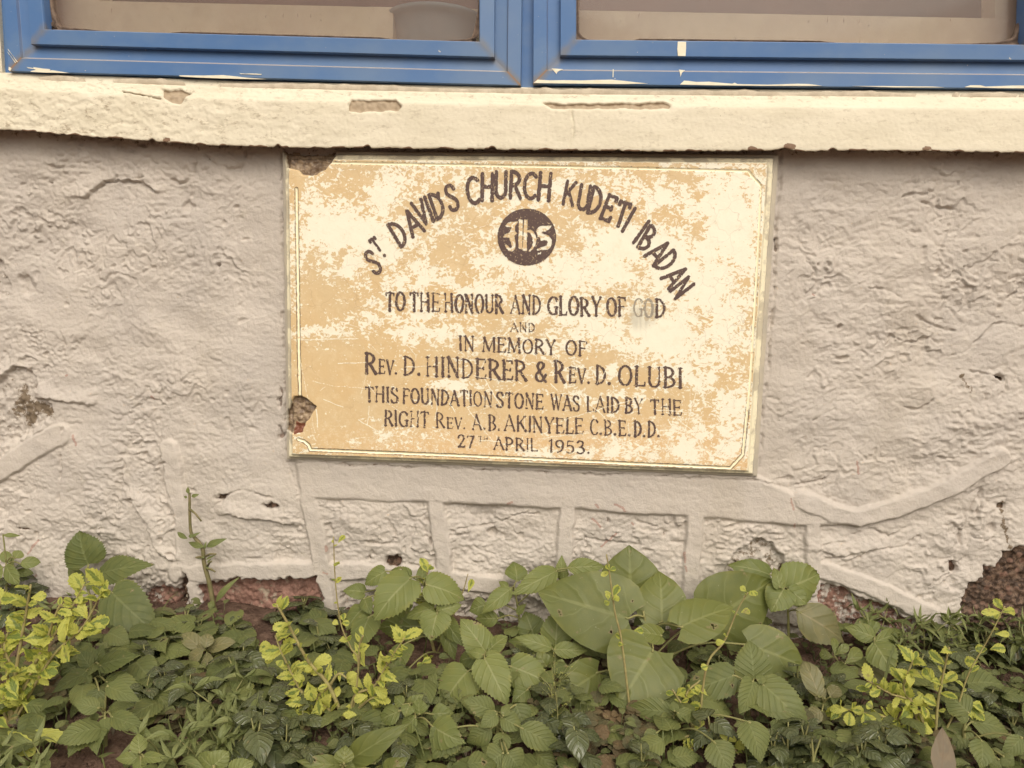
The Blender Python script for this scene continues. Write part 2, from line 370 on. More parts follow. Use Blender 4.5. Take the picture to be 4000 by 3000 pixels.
# ------------------------------------------------------------------ rough plastered wall: one height field
SILL_BOT = [(-3000, 500), (-200, 505), (0, 507), (120, 512), (250, 526), (420, 538), (600, 552), (800, 566), (1100, 576), (1500, 579), (2000, 585), (2600, 592), (3000, 588), (3060, 578), (3120, 592), (3300, 588), (3600, 590), (4200, 600), (7000, 610)]
wx = np.concatenate([np.linspace(-4, -2.1, 20), np.arange(-2.0, -1.22, .009), np.arange(-1.22, .97, .0022), np.arange(.975, 1.9, .009), np.linspace(1.95, 4, 20)])
wz = np.concatenate([np.linspace(-.3, -.07, 8), np.arange(-.06, 1.05, .0022)])
X, Z = np.meshgrid(wx, wz)
PX, PY = proj(X, 0*X, Z)
n1 = fbm(X*14, Z*14, 4, 101); n2 = fbm(X*14, Z*14, 4, 202)
QX = PX+30*n1+9*perlin(X*90, Z*90, 7); QY = PY+30*n2+9*perlin(X*90, Z*90, 8)
lx, ly = PX+10*n1, PY+10*n2
# how rough each place is
plq = sd_poly(PX, PY, [(1102, 585), (3046, 596), (2960, 1862), (1120, 1795)])
band = sd_poly(lx, ly, [(1140, 1740), (2960, 1850), (3060, 1905), (3190, 1975), (3340, 2000), (3340, 2050), (3205, 2052), (3130, 2052), (2700, 2022), (2200, 1985), (1700, 1962), (1180, 1950)])
VR = [([(1208, 1950), (1246, 2120), (1300, 2560)], 33), ([(1706, 1965), (1725, 2110), (1745, 2300)], 31), ([(2215, 1985), (2208, 2120), (2195, 2330)], 30),
      ([(2716, 2010), (2708, 2130), (2690, 2380)], 31), ([(3174, 2030), (3175, 2300)], 28)]
HR = [([(690, 2238), (1000, 2232), (1260, 2226), (1500, 2233), (1720, 2255), (1950, 2288)], 34), ([(3190, 2218), (3300, 2252), (3450, 2312), (3600, 2385), (3700, 2435)], 36),
      ([(3130, 1950), (3250, 2002), (3350, 2018), (3480, 1990), (3700, 1902), (3910, 1785)], 36), ([(-200, 1950), (0, 1838), (120, 1758), (235, 1700)], 44),
      ([(655, 1750), (685, 1890), (720, 2100), (760, 2560)], 37)]
flat = sst(12, -14, band)*.0082
ribs = np.zeros_like(X)
for pts, hw in VR:
    ribs = np.maximum(ribs, .0080*(1+.35*fbm(X*16, Z*16, 3, 33))*sst(hw+9, hw-6, sd_line(lx, ly, pts)+8*fbm(X*30, Z*30, 4, 34)))
for k, (pts, hw) in enumerate(HR):
    ribs = np.maximum(ribs, (.0065, .0085, .0100, .0075, .0050)[k]*(1+.5*fbm(X*14, Z*14, 3, 35))*sst(hw+8, hw-9, 10*fbm(X*30, Z*30, 4, 36)+ sd_line(lx, ly, pts)))
flat = np.maximum(flat, ribs)
fm = sst(.0008, .0062, flat)
R = (.35+.65*sst(20, 210, plq))*(1-.88*fm)*(1-.55*sst(720, 560, PY)*sst(700, 1100, PX))
R = R*(.55+.8*sst(-.25, .45, fbm(X*4, Z*4, 3, 31)))
R = 1.0*R*(1+.30*sst(1950, 2050, PY))
low = .013*fbm(X*4.2, Z*5.6, 3, 3)*sst(0, 140, plq)*(1-.8*fm)
f = (fbm(X*5+.9*n1, Z*9+.9*n2, 5, 11))*3.4
fl = np.floor(f); fr = f-fl
lmask = sst(-.05, .35, fbm(X*5, Z*6, 2, 55)); terr = (.0014+.0062*lmask)*(fl+sst(.80, 1.0, fr)-f*.75)
f2 = fbm(X*11+.7*n2-Z*4, Z*17+.7*n1, 4, 41)*2.6
fl2 = np.floor(f2); terr2 = .0022*sst(0, .4, fbm(X*8, Z*8, 2, 56))*(fl2+sst(.78, 1, f2-fl2)-f2*.6)
crz = .55+.85*sst(-.3, .35, fbm(X*6, Z*7, 2, 57)); lump = .0042*fbm(X*13, Z*17, 2, 50)+crz*(.0040*np.abs(fbm(X*20+.5*n1, Z*36+.5*n2, 3, 51))+.0026*np.abs(perlin(X*62+n2, Z*88, 52)))+.0012*fbm(X*150, Z*190, 2, 61)
pit = -.006*sst(.50, .72, perlin(X*34, Z*52, 71))*sst(.0, .3, fbm(X*7, Z*7, 2, 72))
wrink = .0008*np.abs(fbm(X*24-Z*16, Z*62, 3, 81))
h = low+R*(terr+terr2+lump+pit-wrink)+(1-R)*.0009*fbm(X*40, Z*55, 3, 91)
h = h*(1-fm)+fm*(flat+.5*low+.0014*fbm(X*28, Z*40, 4, 95)+.35*R*lump)
red = np.zeros_like(X); hole = np.zeros_like(X); grime = np.zeros_like(X); splat = np.zeros_like(X)
def cav(poly, depth, soft=10, red_=0, hole_=0, grime_=0, rough=0.004):
    global h, red, hole, grime
    m = sst(soft*.4, -soft, sd_poly(QX, QY, poly))
    h = h-m*(depth+rough*fbm(X*50, Z*50, 4, 121)+rough*.6*perlin(X*120, Z*120, 5))
    red = np.maximum(red, m*red_); hole = np.maximum(hole, m*hole_); grime = np.maximum(grime, m*grime_)
cav([(3770, 2340), (3790, 2280), (3840, 2250), (3850, 2190), (3890, 2200), (3915, 2150), (3960, 2145), (4010, 2120), (4300, 2080), (4300, 2560), (3760, 2560)], .026, 6, 0, 1, 0, .007)
cav([(-200, 1560), (0, 1480), (60, 1437), (110, 1441), (140, 1470), (150, 1530), (195, 1570), (215, 1620), (150, 1690), (0, 1740), (-200, 1800)], .011, 14, 0, 0, .30, .004)
cav([(-100, 1000), (0, 1010), (20, 1080), (42, 1120), (30, 1160), (-100, 1180)], .010, 8, 0, 0, .3)
cav([(785, 2278), (900, 2264), (1100, 2260), (1235, 2257), (1258, 2300), (1264, 2420), (1250, 2800), (780, 2800)], .020, 8, 1, 0, .1, .006)
cav([(545, 2330), (640, 2285), (700, 2290), (720, 2340), (800, 2800), (480, 2800), (520, 2420)], .010, 16, .62, 0, .35, .006)
cav([(715, 2220), (738, 2260), (748, 2330), (730, 2370), (690, 2375), (700, 2290)], .022, 8, 0, .8, 0)
cav([(3203, 2280), (3330, 2318), (3420, 2352), (3560, 2412), (3720, 2486), (3740, 2800), (3150, 2800), (3195, 2400)], .017, 9, .55, 0, .25, .009)
cav([(1330, 2312), (1700, 2318), (1900, 2345), (2000, 2318), (2400, 2430), (3150, 2430), (3150, 2800), (1330, 2800)], .012, 12, .25, 0, .25, .006)
cav([(2835, 2215), (2890, 2145), (2960, 2108), (3010, 2122), (3062, 2172), (3072, 2245), (3000, 2275), (2850, 2265)], .012, 9, 0, 0, .42, .005)
cav([(3040, 2215), (3090, 2200), (3100, 2260), (3030, 2260)], .006, 12, 0, 0, .8, .003)
cav([(-300, 2520), (4400, 2560), (4400, 2900), (-300, 2900)], .004, 30, .55, 0, .3, .006)
for (ex, ey, ra, rb, dep, ho) in [(1530, 2187, 30, 26, .018, .75), (878, 1936, 20, 13, .016, .9), (1058, 1964, 42, 14, .012, .6), (104, 1112, 34, 38, .007, 0), (725, 800, 20, 26, .007, 0), (857, 1030, 10, 9, .006, .5),
                                  (3905, 1468, 16, 10, .012, .8), (3275, 1277, 14, 10, .008, .4), (3770, 990, 8, 8, .005, .4), (200, 712, 12, 10, .006, .5), (3727, 2222, 16, 26, .014, .7), (3925, 1980, 16, 14, .010, .8), (3200, 1040, 9, 7, .006, .3),
                                  (1455, 2183, 9, 9, .008, .5), (2590, 2090, 8, 8, .006, .5), (2372, 2031, 6, 8, .006, .5), (1098, 1690, 12, 26, .010, .5), (1092, 1560, 9, 40, .008, .5), (3030, 960, 9, 22, .008, .5), (92, 2058, 20, 5, .003, .6), (3990, 1640, 10, 8, .006, .4)]:
    q = np.hypot((QX-ex)/ra, (QY-ey)/rb); m = sst(1.15, .75, q); h = h-m*dep; hole = np.maximum(hole, m*ho)
def crack(pts, hw, dep, gr_=0.0, lip=0.0):
    global h, grime
    sx, sy = PX+14*n1+6*perlin(X*110, Z*110, 3), PY+14*n2+6*perlin(X*110, Z*110, 4)
    s = sd_line(sx, sy, pts); m = sst(hw*.75+3, hw*.2, s)*(.25+.75*sst(-.25, .25, perlin(X*38, Z*38, 44)))
    h = h-m*dep; grime = np.maximum(grime, m*gr_)
    if lip:                                   # the plaster above the crack stands proud
        ymid = interp(PX, sorted(pts)); h = h+lip*sst(70, 0, s)*sst(6, -6, sy-ymid)
for pts in [[(197, 647), (215, 660), (309, 652)], [(412, 716), (450, 698), (560, 692)], [(80, 1294), (143, 1308), (165, 1298)],
            [(623, 1761), (633, 1888), (671, 1957), (674, 2046)], [(247, 1653), (240, 1843), (228, 1951)], [(829, 1983), (899, 1932)], [(905, 1930), (949, 1907), (1010, 1930), (1076, 1938)], [(519, 1786), (595, 1818), (640, 1800)],
            [(3593, 786), (3662, 810), (3746, 822)], [(3531, 775), (3570, 755), (3610, 755)], [(4000, 1130), (3950, 1160), (3905, 1220), (3885, 1240)], [(3720, 1385), (3780, 1372), (3870, 1290), (3890, 1262), (3940, 1265), (4000, 1282)],
            [(3740, 1450), (3830, 1455), (3930, 1465)], [(3520, 1350), (3545, 1332), (3620, 1345)], [(3395, 1125), (3450, 1130), (3510, 1160)], [(3600, 1252), (3670, 1280), (3742, 1290)], [(3300, 2100), (3400, 2070), (3480, 2090), (3560, 2050)],
            [(3195, 2185), (3320, 2165), (3430, 2140), (3540, 2135), (3590, 2095)], [(3765, 2060), (3755, 2110), (3745, 2170)], [(3780, 1935), (3860, 1900), (3800, 1970), (3790, 2010)], [(3545, 1790), (3600, 1795), (3660, 1785), (3740, 1800)],
            [(1400, 2115), (1480, 2125), (1560, 2118)], [(1790, 2060), (1880, 2062), (1960, 2030), (2040, 2000), (2130, 2010)], [(1760, 2090), (1830, 2085)], [(2290, 2105), (2380, 2120), (2500, 2135)], [(2480, 2030), (2560, 2060)], [(2870, 2095), (2910, 2085)],
            [(3195, 2130), (3280, 2120)], [(3640, 1560), (3590, 1600), (3520, 1590)], [(3180, 1640), (3260, 1600)]]:
    crack(pts, 4.4, .0060, .22)
for pts, lip in [([(340, 770), (412, 716), (480, 708), (560, 712), (600, 750)], .008), ([(516, 1957), (545, 2010), (570, 2046), (590, 2100), (601, 2141), (630, 2175), (658, 2191)], .010), ([(900, 2010), (980, 2025), (1060, 2035), (1130, 2045)], .009),
                 ([(480, 575), (540, 600), (600, 625), (650, 690), (700, 715), (755, 690), (772, 615)], .0), ([(800, 612), (845, 652), (930, 660), (962, 585)], .0), ([(0, 1478), (60, 1437), (110, 1441)], .006), ([(170, 1560), (250, 1568), (340, 1580)], .008),
                 ([(3195, 2145), (3300, 2190), (3420, 2140)], .004)]:
    crack(pts, 6, .007, .30, lip)
crack([(1098, 600), (1106, 1200), (1122, 1790)], 4, .006, .35)
crack([(3050, 600), (3046, 700), (3010, 1300), (2965, 1830)], 4, .006, .35)
crack([(1120, 1800), (2000, 1835), (2960, 1868), (3020, 1890), (3080, 1905), (3150, 1890), (3220, 1878), (3255, 1850)], 4, .006, .45)
crack([(1125, 1800), (1150, 1880), (1170, 1915)], 3, .004, .2)
grime = np.maximum(grime, .72*sst(60, 0, sd_line(QX, QY, [(60, 1600), (90, 1540), (110, 1640)])))
grime = np.maximum(grime, .75*sst(48, 0, sd_line(QX, QY, [(130, 1590), (160, 1600), (190, 1620)])))
grime = np.maximum(grime, .6*sst(16, 2, sd_line(QX, QY, [(3925, 1960), (3935, 2060), (3950, 2130), (3960, 2150)])))
grime = np.maximum(grime, .55*sst(22, 0, sd_line(QX, QY, [(3760, 1470), (3790, 1520)])))
grime = np.maximum(grime, .5*sst(30, 0, sd_line(QX, QY, [(600, 2300), (640, 2330), (720, 2330)])))
sb = interp(PX, SILL_BOT)
grime = np.maximum(grime, .40*sst(40, 0, PY-sb-24*np.abs(perlin(X*22, X*0, 5))))
for pts in [[(2315, 2025), (2330, 2040), (2345, 2060)], [(2465, 2042), (2472, 2050)], [(2408, 2085), (2390, 2105), (2372, 2118), (2350, 2140)], [(2676, 2150), (2680, 2190)], [(2680, 2205), (2682, 2225)], [(2400, 1964), (2430, 1978), (2440, 1990)],
            [(2325, 1968), (2337, 1978)], [(112, 2165), (150, 2110)], [(140, 2255), (150, 2240)], [(1270, 2232), (1285, 2236)], [(1275, 2130), (1278, 2150)], [(3085, 1945), (3095, 1985)], [(1985, 1965), (2000, 1960)], [(285, 1700), (300, 1735)], [(585, 1550), (595, 1560)], [(258, 1465), (265, 1460)], [(3180, 1150), (3184, 1155)], [(3345, 1805), (3352, 1850)], [(3100, 2040), (3104, 2055)]]:
    splat = np.maximum(splat, sst(7, 2, sd_line(QX*.3+PX*.7, QY*.3+PY*.7, pts)))
h = h-.03*sst(.99, 1.05, Z)*0
fade = sst(2.3, 1.9, np.abs(X+.12)); h = h*(.3+.7*fade)
wall = mesh("plastered_wall", np.stack([X, -h, Z], -1), gridfaces(*X.shape), MW, None, True, {"red": red, "hole": hole, "grime": grime, "splat": splat})
tag(wall, "lumpy beige grey plastered wall with raised mortar ribs behind the weeds", "wall", kind="thing")

# upper wall round the windows (cream), a part of the same wall
XL, XR = P(6, 100, .02)[0], P(4172, 200, .02)[0]
ZS = P(2000, 350, .02)[2]
a = Acc()
for bx in [(-4, XL-.004, -.02, .18, ZS-.03, 2.8), (XR+.012, 4, -.02, .18, ZS-.03, 2.8), (XL-.004, XR+.012, -.02, .18, ZS+.86, 2.8)]:
    a.add(*boxgeo(*bx), dirt=.8, chip=0, brown=0)
a.add(*boxgeo(-4, 4, .035, .18, -.3, ZS-.034), dirt=.8, chip=0, brown=0)
a.build("upper_wall", MC, wall, False)

# ------------------------------------------------------------------ concrete ledge under the windows
lxs = np.concatenate([np.arange(-3600, -300, 60), np.arange(-300, 4300, 4.2), np.arange(4300, 7600, 60)])
TOP = [(-3600, 250), (0, 283), (1000, 318), (2040, 341), (3000, 350), (4000, 356), (7600, 375)]
prof = [(0.0, -.004), (.0, .020), (.06, .024), (.17, .034), (.255, .0475), (.275, .0535), (.30, .0565), (.40, .0580), (.5, .059), (.6, .0595), (.7, .0600), (.8, .0605), (.88, .0615), (.96, .062), (.99, .0615), (1.0, .059), (1.0, .030), (1.0, -.006)]
ns = 84
cl = np.cumsum([0]+[math.hypot((prof[i+1][0]-prof[i][0])*.11, prof[i+1][1]-prof[i][1]) for i in range(len(prof)-1)])
sv_ = np.linspace(0, cl[-1], ns); pt = np.interp(sv_, cl, [p[0] for p in prof]); pd = np.interp(sv_, cl, [p[1] for p in prof]); pd = np.where(pd > .03, .03+(pd-.03)*.5, pd)
rows = []; ch = []; br = []; dt = []
for j in range(ns):
    T, B = interp(lxs, TOP), interp(lxs, SILL_BOT)
    xw = lxs/2100.0
    B = B+5.0*fbm(xw*24, xw*0, 3, 6)+2.5*perlin(xw*90, xw*0, 7)-10*sst(.4, .75, perlin(xw*30, xw*0, 16))
    yy = T+(B-T)*pt[j]
    q = np.stack([(lxs-2000)/FPX, -(yy-1500)/FPX], 0)
    dirv = q[0][:, None]*CR+q[1][:, None]*CU+CF
    pos = CP+dirv*((D0-pd[j])/dirv[:, 1])[:, None]
    zz = pos[:, 2]; x_ = pos[:, 0]
    front = 1.0 if .12 < pt[j] < .97 else .35
    lft = sst(1900, 300, lxs)
    n_ = .0016*fbm(x_*9, zz*16, 3, 13)+(.0004+.0013*lft)*fbm(x_*40, zz*75, 4, 14)+.0004*perlin(x_*170, zz*260, 15)
    tr = fbm(x_*22, zz*48, 4, 18)*2.4; n_ = n_+lft*.0017*(np.floor(tr)+sst(.75, 1, tr-np.floor(tr))-tr*.6)
    qx = lxs+14*fbm(x_*30, zz*30, 3, 19); qy = yy+10*fbm(x_*30, zz*30, 3, 20)
    c = np.zeros(len(lxs))
    for poly in [[(632, 352), (700, 352), (752, 366), (722, 376), (700, 402), (672, 404), (640, 382)], [(1356, 410), (1372, 390), (1540, 388), (1572, 412), (1556, 432), (1400, 440), (1360, 434)], [(2122, 402), (2200, 404), (2600, 402), (2622, 412), (2615, 424), (2420, 426), (2150, 425)]]:
        c = np.maximum(c, sst(4, -6, sd_poly(qx, qy, poly)))
    c = np.maximum(c, .9*sst(3, 1, sd_line(qx, qy, [(480, 355), (560, 375), (640, 386)])))
    c2 = sst(4, 1, sd_line(qx, qy, [(2232, 430), (2242, 480), (2232, 540), (2225, 590)]))
    c3 = sst(3.5, 1, sd_line(qx, qy, [(1358, 445), (1362, 580)]))*.5
    n_ = n_-.007*c*(1+.4*perlin(x_*110, zz*110, 21))-.0025*c2-.001*c3
    pos[:, 1] -= n_*front
    rows.append(pos); ch.append(np.maximum(c, .0)); 
    edge = sst(B-9-9*np.abs(perlin(xw*40, xw*0, 22)), B-2, yy)*sst(-.15, .25, perlin(xw*26, xw*0, 23))
    b_ = np.maximum(edge, .9*c2*.0)
    for bx, by, brr in [(3085, 572, 26), (3620, 580, 18), (2940, 583, 22), (650, 545, 16)]:
        b_ = np.maximum(b_, sst(1.1, .7, np.hypot((qx-bx)/brr, (qy-by)/(brr*.6))))
    br.append(np.maximum(b_, 1.0 if pd[j] < .038 and pt[j] > .99 else 0)); dt.append(.25+.75*lft*sst(.1, .5, pt[j])*np.ones(len(lxs))+.45*(pt[j] < .2)+.5*c2)
rows = np.array(rows)
ledge = mesh("concrete_ledge", rows, gridfaces(ns, len(lxs)), MC, None, True, {"chip": np.array(ch), "brown": np.array(br), "dirt": np.clip(np.array(dt), 0, 1)})
tag(ledge, "chipped cream painted concrete ledge running under both blue windows", "ledge", kind="thing")

# ------------------------------------------------------------------ blue windows
FD = .030
PROF = [(0, .000, 0), (0, .0285, 0), (.012, .030, 0), (.30, .030, 0), (.315, .030, .9), (.345, .0255, 1.0), (.36, .025, .25), (.62, .0225, 0), (.628, .0225, 0), (.634, .034, 0), (.645, .0355, .1), (.97, .0365, 0), (.985, .036, .6), (1.0, .033, .5), (1.0, .006, 0)]
def member(name, oA, oB, iA, iB, parent, nseg=60, up=False):
    oA, oB, iA, iB = [P(q[0], q[1], FD) for q in (oA, oB, iA, iB)]
    V = []; dust_light = []; mit = []
    ss_ = list(np.linspace(0, .05, 28))+list(np.linspace(.06, .94, nseg))+list(np.linspace(.95, 1, 28)) if not up else [(q/150)**2.2 for q in range(151)]
    nseg = len(ss_)-1
    for k in range(nseg+1):
        s = ss_[k]
        for (t, dep, du) in PROF:
            a_ = oA+(iA-oA)*t; b_ = oB+(iB-oB)*t
            p = a_+(b_-a_)*s; p = p.copy(); p[1] = -dep-.0007*math.sin(k*.35)*0
            V.append(p); dust_light.append(du if not up else du*.5)
            e = min(np.linalg.norm(p-a_), np.linalg.norm(p-b_) if not up else 9)
            mit.append(max(0, .80-e/.030) if e > .0022 else 1.0)
    nc = len(PROF); F = [tuple(q) for q in gridfaces(nseg+1, nc)]
    F.append(tuple(range(nc))); F.append(tuple(nseg*nc+k for k in range(nc))[::-1])
    return mesh(name, V, F, MB, parent, False, {"dust_light": dust_light, "mitre": mit})
def lin(p, q, y):                             # carry a straight survey line on to image row y
    t = (y-p[1])/(q[1]-p[1]); return (p[0]+(q[0]-p[0])*t, y)
TY = -1250
def window(label, oBL, oBR, oTL, oTR, iBL, iBR, iTL, iTR, gask):
    root = empty("window", P((oBL[0]+oBR[0])/2, (oBL[1]+oBR[1])/2, 0), label, "window", "blue windows above the ledge")
    oT1, oT2 = lin(oBL, oTL, TY), lin(oBR, oTR, TY); iT1, iT2 = lin(iBL, iTL, TY+160), lin(iBR, iTR, TY+160)
    fr_ = empty("casement_frame", P((oBL[0]+oBR[0])/2, (oBL[1]+oBR[1])/2, 0)); fr_.location = (0, 0, 0); fr_.parent = root
    member("bottom_rail", oBL, oBR, iBL, iBR, fr_, 160)
    member("side_stile", oBL, oT1, iBL, iT1, fr_, 90, True); member("side_stile", oBR, oT2, iBR, iT2, fr_, 90, True)
    member("top_rail", oT1, oT2, iT1, iT2, fr_, 60)
    # gasket: from the frame to its own sagging inner edge
    inner = smooth_pts([np.array(P(x, y, .016)) for x, y in gask], 4)
    cs = [np.array(P(q[0], q[1], .016)) for q in (iT1, iBL, iBR, iT2)]
    outer = []
    for p in inner:                           # nearest point of the frame opening
        best = None
        for A_, B_ in zip(cs[:-1], cs[1:]):
            ab = B_-A_; t = max(0, min(1, np.dot(p-A_, ab)/np.dot(ab, ab))); c_ = A_+ab*t
            dd = np.linalg.norm(c_-p)
            if best is None or dd < best[0]: best = (dd, c_)
        c_ = best[1]; outer.append(c_+(c_-p)/(np.linalg.norm(c_-p)+1e-6)*.004)
    mi = [np.argmin([np.linalg.norm(p-c_) for p in inner]) for c_ in cs[1:3]]
    for k_, c_ in zip(mi, cs[1:3]): outer[k_] = c_
    V = []; nn = len(inner)
    for p, o_ in zip(inner, outer):
        for t, dep in ((0, .004), (0, .010), (.0, .0135), (.06, .0165), (.3, .015), (.55, .0125), (.7, .017), (1, .016)):
            q = p+(o_-p)*t
            if t == 0: q = p-(o_-p)*.04
            q = q.copy(); q[1] = -dep; V.append(q)
    mesh("gasket", V, gridfaces(nn, 8), MGASK, root)
    g = [np.array(P(q[0], q[1], .007)) for q in (iBL, iBR, iT2, iT1)]
    V = [p.copy() for p in g]+[p+np.array([0, .004, 0]) for p in g]
    mesh("glass_pane", V, [(0, 1, 2, 3), (7, 6, 5, 4), (0, 4, 5, 1), (1, 5, 6, 2), (2, 6, 7, 3), (3, 7, 4, 0)], MG, root, False)
    return root, fr_
gl = [(188, -700), (194, -250), (200, 0), (213, 60), (228, 96), (242, 103), (330, 112), (480, 124), (1000, 141), (1600, 157), (1780, 154), (1832, 148), (1848, 128), (1862, 62), (1868, 0), (1870, -250), (1871, -700)]
gr_ = [(2264, -700), (2264, -250), (2263, 0), (2262, 110), (2268, 132), (2285, 147), (2320, 155), (2500, 160), (3200, 168), (3700, 170), (3880, 164), (3945, 152), (3968, 132), (3984, 80), (3991, 0), (3992, -250), (3992, -700)]
WL, FL = window("blue framed window with a plastic bowl behind its dusty glass", (33, 278), (2034, 334), (11, 0), (2039, 0), (184, 117), (1873, 165), (174, 0), (1873, 0), gl)
WR, FRM = window("blue framed window with white paint drips along its bottom rail, beside the mullion", (2082, 328), (4168, 348), (2083, 0), (4175, 0), (2251, 157), (3997, 177), (2251, 0), (4003, 0), gr_)
# fixed frame behind both casements: mullion, lower strip, jambs
fx = empty("fixed_window_frame", P(2060, 340, 0), "dark blue fixed frame with mullion strip between the two blue windows", "frame")
def strip(name, quad, dep0, dep1):
    g = [np.array(P(q[0], q[1], .012)) for q in quad]; V = []
    for d_ in (dep0, dep1):
        for p in g: V.append((p[0], -d_, p[2]))
    n_ = len(V)
    return mesh(name, V, [(0, 1, 2, 3), (7, 6, 5, 4), (0, 4, 5, 1), (1, 5, 6, 2), (2, 6, 7, 3), (3, 7, 4, 0)], MB, fx, False, {"dust_light": [0]*n_, "mitre": [0.18]*n_})
strip("mullion", [(2024, 345), (2096, 346), (2096, TY-60), (2024, TY-60)], .013, -.03)
strip("lower_strip", [(-10, 300), (4190, 366), (4190, 338), (20, 268)], .0105, -.032)
strip("jamb", [(-14, 290), (40, 290), (20, TY-60), (-100, TY-60)], .0115, -.03)
strip("jamb", [(4160, 352), (4205, 352), (4220, TY-60), (4165, TY-60)], .0115, -.03)
# white paint left on the frames
def smear(polys, parent, dep, name="paint_drip"):
    for poly in polys:
        g = [P(x, y, dep) for x, y in poly]; n_ = len(g)
        V = [p.copy() for p in g]+[p+np.array([0, .0012, 0]) for p in g]
        mesh(name, V, [tuple(range(n_))]+[tuple(range(2*n_-1, n_-1, -1))]+[(i, i+n_, (i+1) % n_+n_, (i+1) % n_) for i in range(n_)], MDRIP, parent, False)
smear([[(104, 262), (110, 266), (132, 269), (140, 273), (122, 277), (118, 280), (170, 283), (270, 285), (240, 280), (205, 274), (192, 275), (196, 270), (170, 268), (130, 262), (131, 266)],
       [(700, 294), (702, 298), (760, 302), (860, 306), (1000, 309), (1038, 309), (970, 304), (900, 296), (872, 293), (800, 295)], [(935, 286), (940, 289), (1020, 292), (1022, 289), (985, 287), (960, 288)],
       [(33, 272), (34, 261), (42, 264), (44, 270), (38, 277)], [(30, 190), (66, 243), (68, 241), (32, 196)], [(29, 202), (60, 247), (62, 245), (31, 207)]], FL, .0309)
smear([[(2084, 324), (2100, 311), (2150, 314), (2200, 313), (2270, 314), (2330, 312), (2390, 311), (2440, 316), (2480, 321), (2530, 326), (2440, 328), (2300, 327)], [(2656, 330), (2672, 315), (2690, 316), (2720, 320), (2770, 319), (2800, 322), (2860, 327), (2870, 323), (2880, 328), (3000, 331), (3110, 327), (3160, 328), (3210, 335), (3000, 335), (2800, 333)],
       [(3330, 336), (3450, 336), (3640, 338), (3690, 341), (3500, 341)], [(3768, 340), (3790, 333), (3830, 333), (3850, 338), (3960, 334), (4040, 334), (4040, 345), (3900, 344)],
       [(2394, 270), (2397, 270), (2396, 301), (2393, 301)], [(2155, 267), (2200, 270), (2185, 276), (2178, 280), (2174, 289), (2168, 282)], [(2652, 272), (2676, 274), (2664, 284), (2658, 300), (2656, 284)]], FRM, .0309)
smear([[(2648, 162), (2680, 163), (2680, 190), (2678, 219), (2648, 218), (2646, 190)]], FRM, .0372)
smear([[(1, 100), (6, 105), (7, 190), (4, 194), (0, 190)]], fx, .0125)
# lumpy mortar bedding between frame and ledge
rs = random.Random(4)
for (x0, x1) in [(150, 330), (440, 720), (860, 1780), (1770, 2610), (2590, 3080), (3060, 3580), (3722, 3748), (3755, 3975), (3985, 4160)]:
    n_ = max(4, int((x1-x0)/14)); top = []; bot = []; V = []
    for k in range(n_+1):
        x = x0+(x1-x0)*k/n_; e_ = min(1, 3*min(k, n_-k)/n_+.05)
        yb = interp(np.array([x]), TOP)[0]+8; t1 = P(x, yb-(9+6*perlin(x/60., 0, 3)+rs.uniform(-2, 2))*e_+4, .0235); b1 = P(x, yb+12, .0345)
        V += [t1+np.array([0, .02, 0]), t1, t1*.5+b1*.5+np.array([0, -.002*e_, .001]), b1+np.array([0, .008, -.004])]
    mesh("mortar_patch", V, gridfaces(n_+1, 4), MMORT, ledge)

# ------------------------------------------------------------------ what the windows open on
zl = P(2200, 172, -.02)[2]
room = empty("room_interior", (-.1, .6, zl)); tag(room, "dim brown room seen through the dusty window glass", "room", kind="structure")
x0, x1 = P(20, 150, 0)[0]-.1, P(4160, 150, 0)[0]+.3
mesh("room_shell", *boxgeo(x0, x1, .5, 1.4, zl-.6, zl+1.3), MROOM, room, False).data.flip_normals()
a = Acc()
def beige(quad_px, d0, d1):
    g = [P(x, y, d0) for x, y in quad_px]; V = [p.copy() for p in g]+[np.array([p[0], -d1, p[2]]) for p in g]
    a.add(V, [(0, 1, 2, 3), (7, 6, 5, 4), (0, 4, 5, 1), (1, 5, 6, 2), (2, 6, 7, 3), (3, 7, 4, 0)])
a.add(*boxgeo(x0, x1, .014, .300, zl-.06, zl))
beige([(1440, 300), (2000, 300), (2000, 38), (1440, 26)], -.205, -.26); beige([(-300, 260), (1535, 290), (1535, 29), (-300, -12)], -.045, -.09)
beige([(2040, 300), (4400, 300), (4400, 82), (2040, 36)], -.045, -.09)
beige([(-300, 10), (386, 12), (372, -1300), (-300, -1300)], -.046, -.091)
beige([(3886, 80), (4400, 90), (4400, -1300), (3896, -1300)], -.046, -.091)
il = a.build("inner_ledge", MBEIGE, None, False); tag(il, "beige inner window ledge and jambs behind the glass", "ledge", kind="thing")
# bowl
bc = P(1700, 150, -.105); bc = np.array([bc[0], bc[1], zl+.001])
prof_b = [(.0, .000), (.062, .000), (.068, .004), (.076, .03), (.084, .06), (.088, .066), (.098, .068), (.100, .073), (.096, .077), (.086, .074), (.080, .055), (.068, .012), (.0, .008)]
sc_ = .98; V = []; ng = 48
for r_, z_ in prof_b:
    for k in range(ng):
        q = 2*math.pi*k/ng; V.append((bc[0]+sc_*r_*math.cos(q), bc[1]+sc_*r_*math.sin(q), bc[2]+sc_*z_*.92))
F = []
for i in range(len(prof_b)-1):
    for k in range(ng): F.append((i*ng+k, i*ng+(k+1) % ng, (i+1)*ng+(k+1) % ng, (i+1)*ng+k))
bo = mesh("bowl", V, F, MBOWL); tag(bo, "grey blue plastic bowl standing on the inner ledge behind the window glass", "bowl")
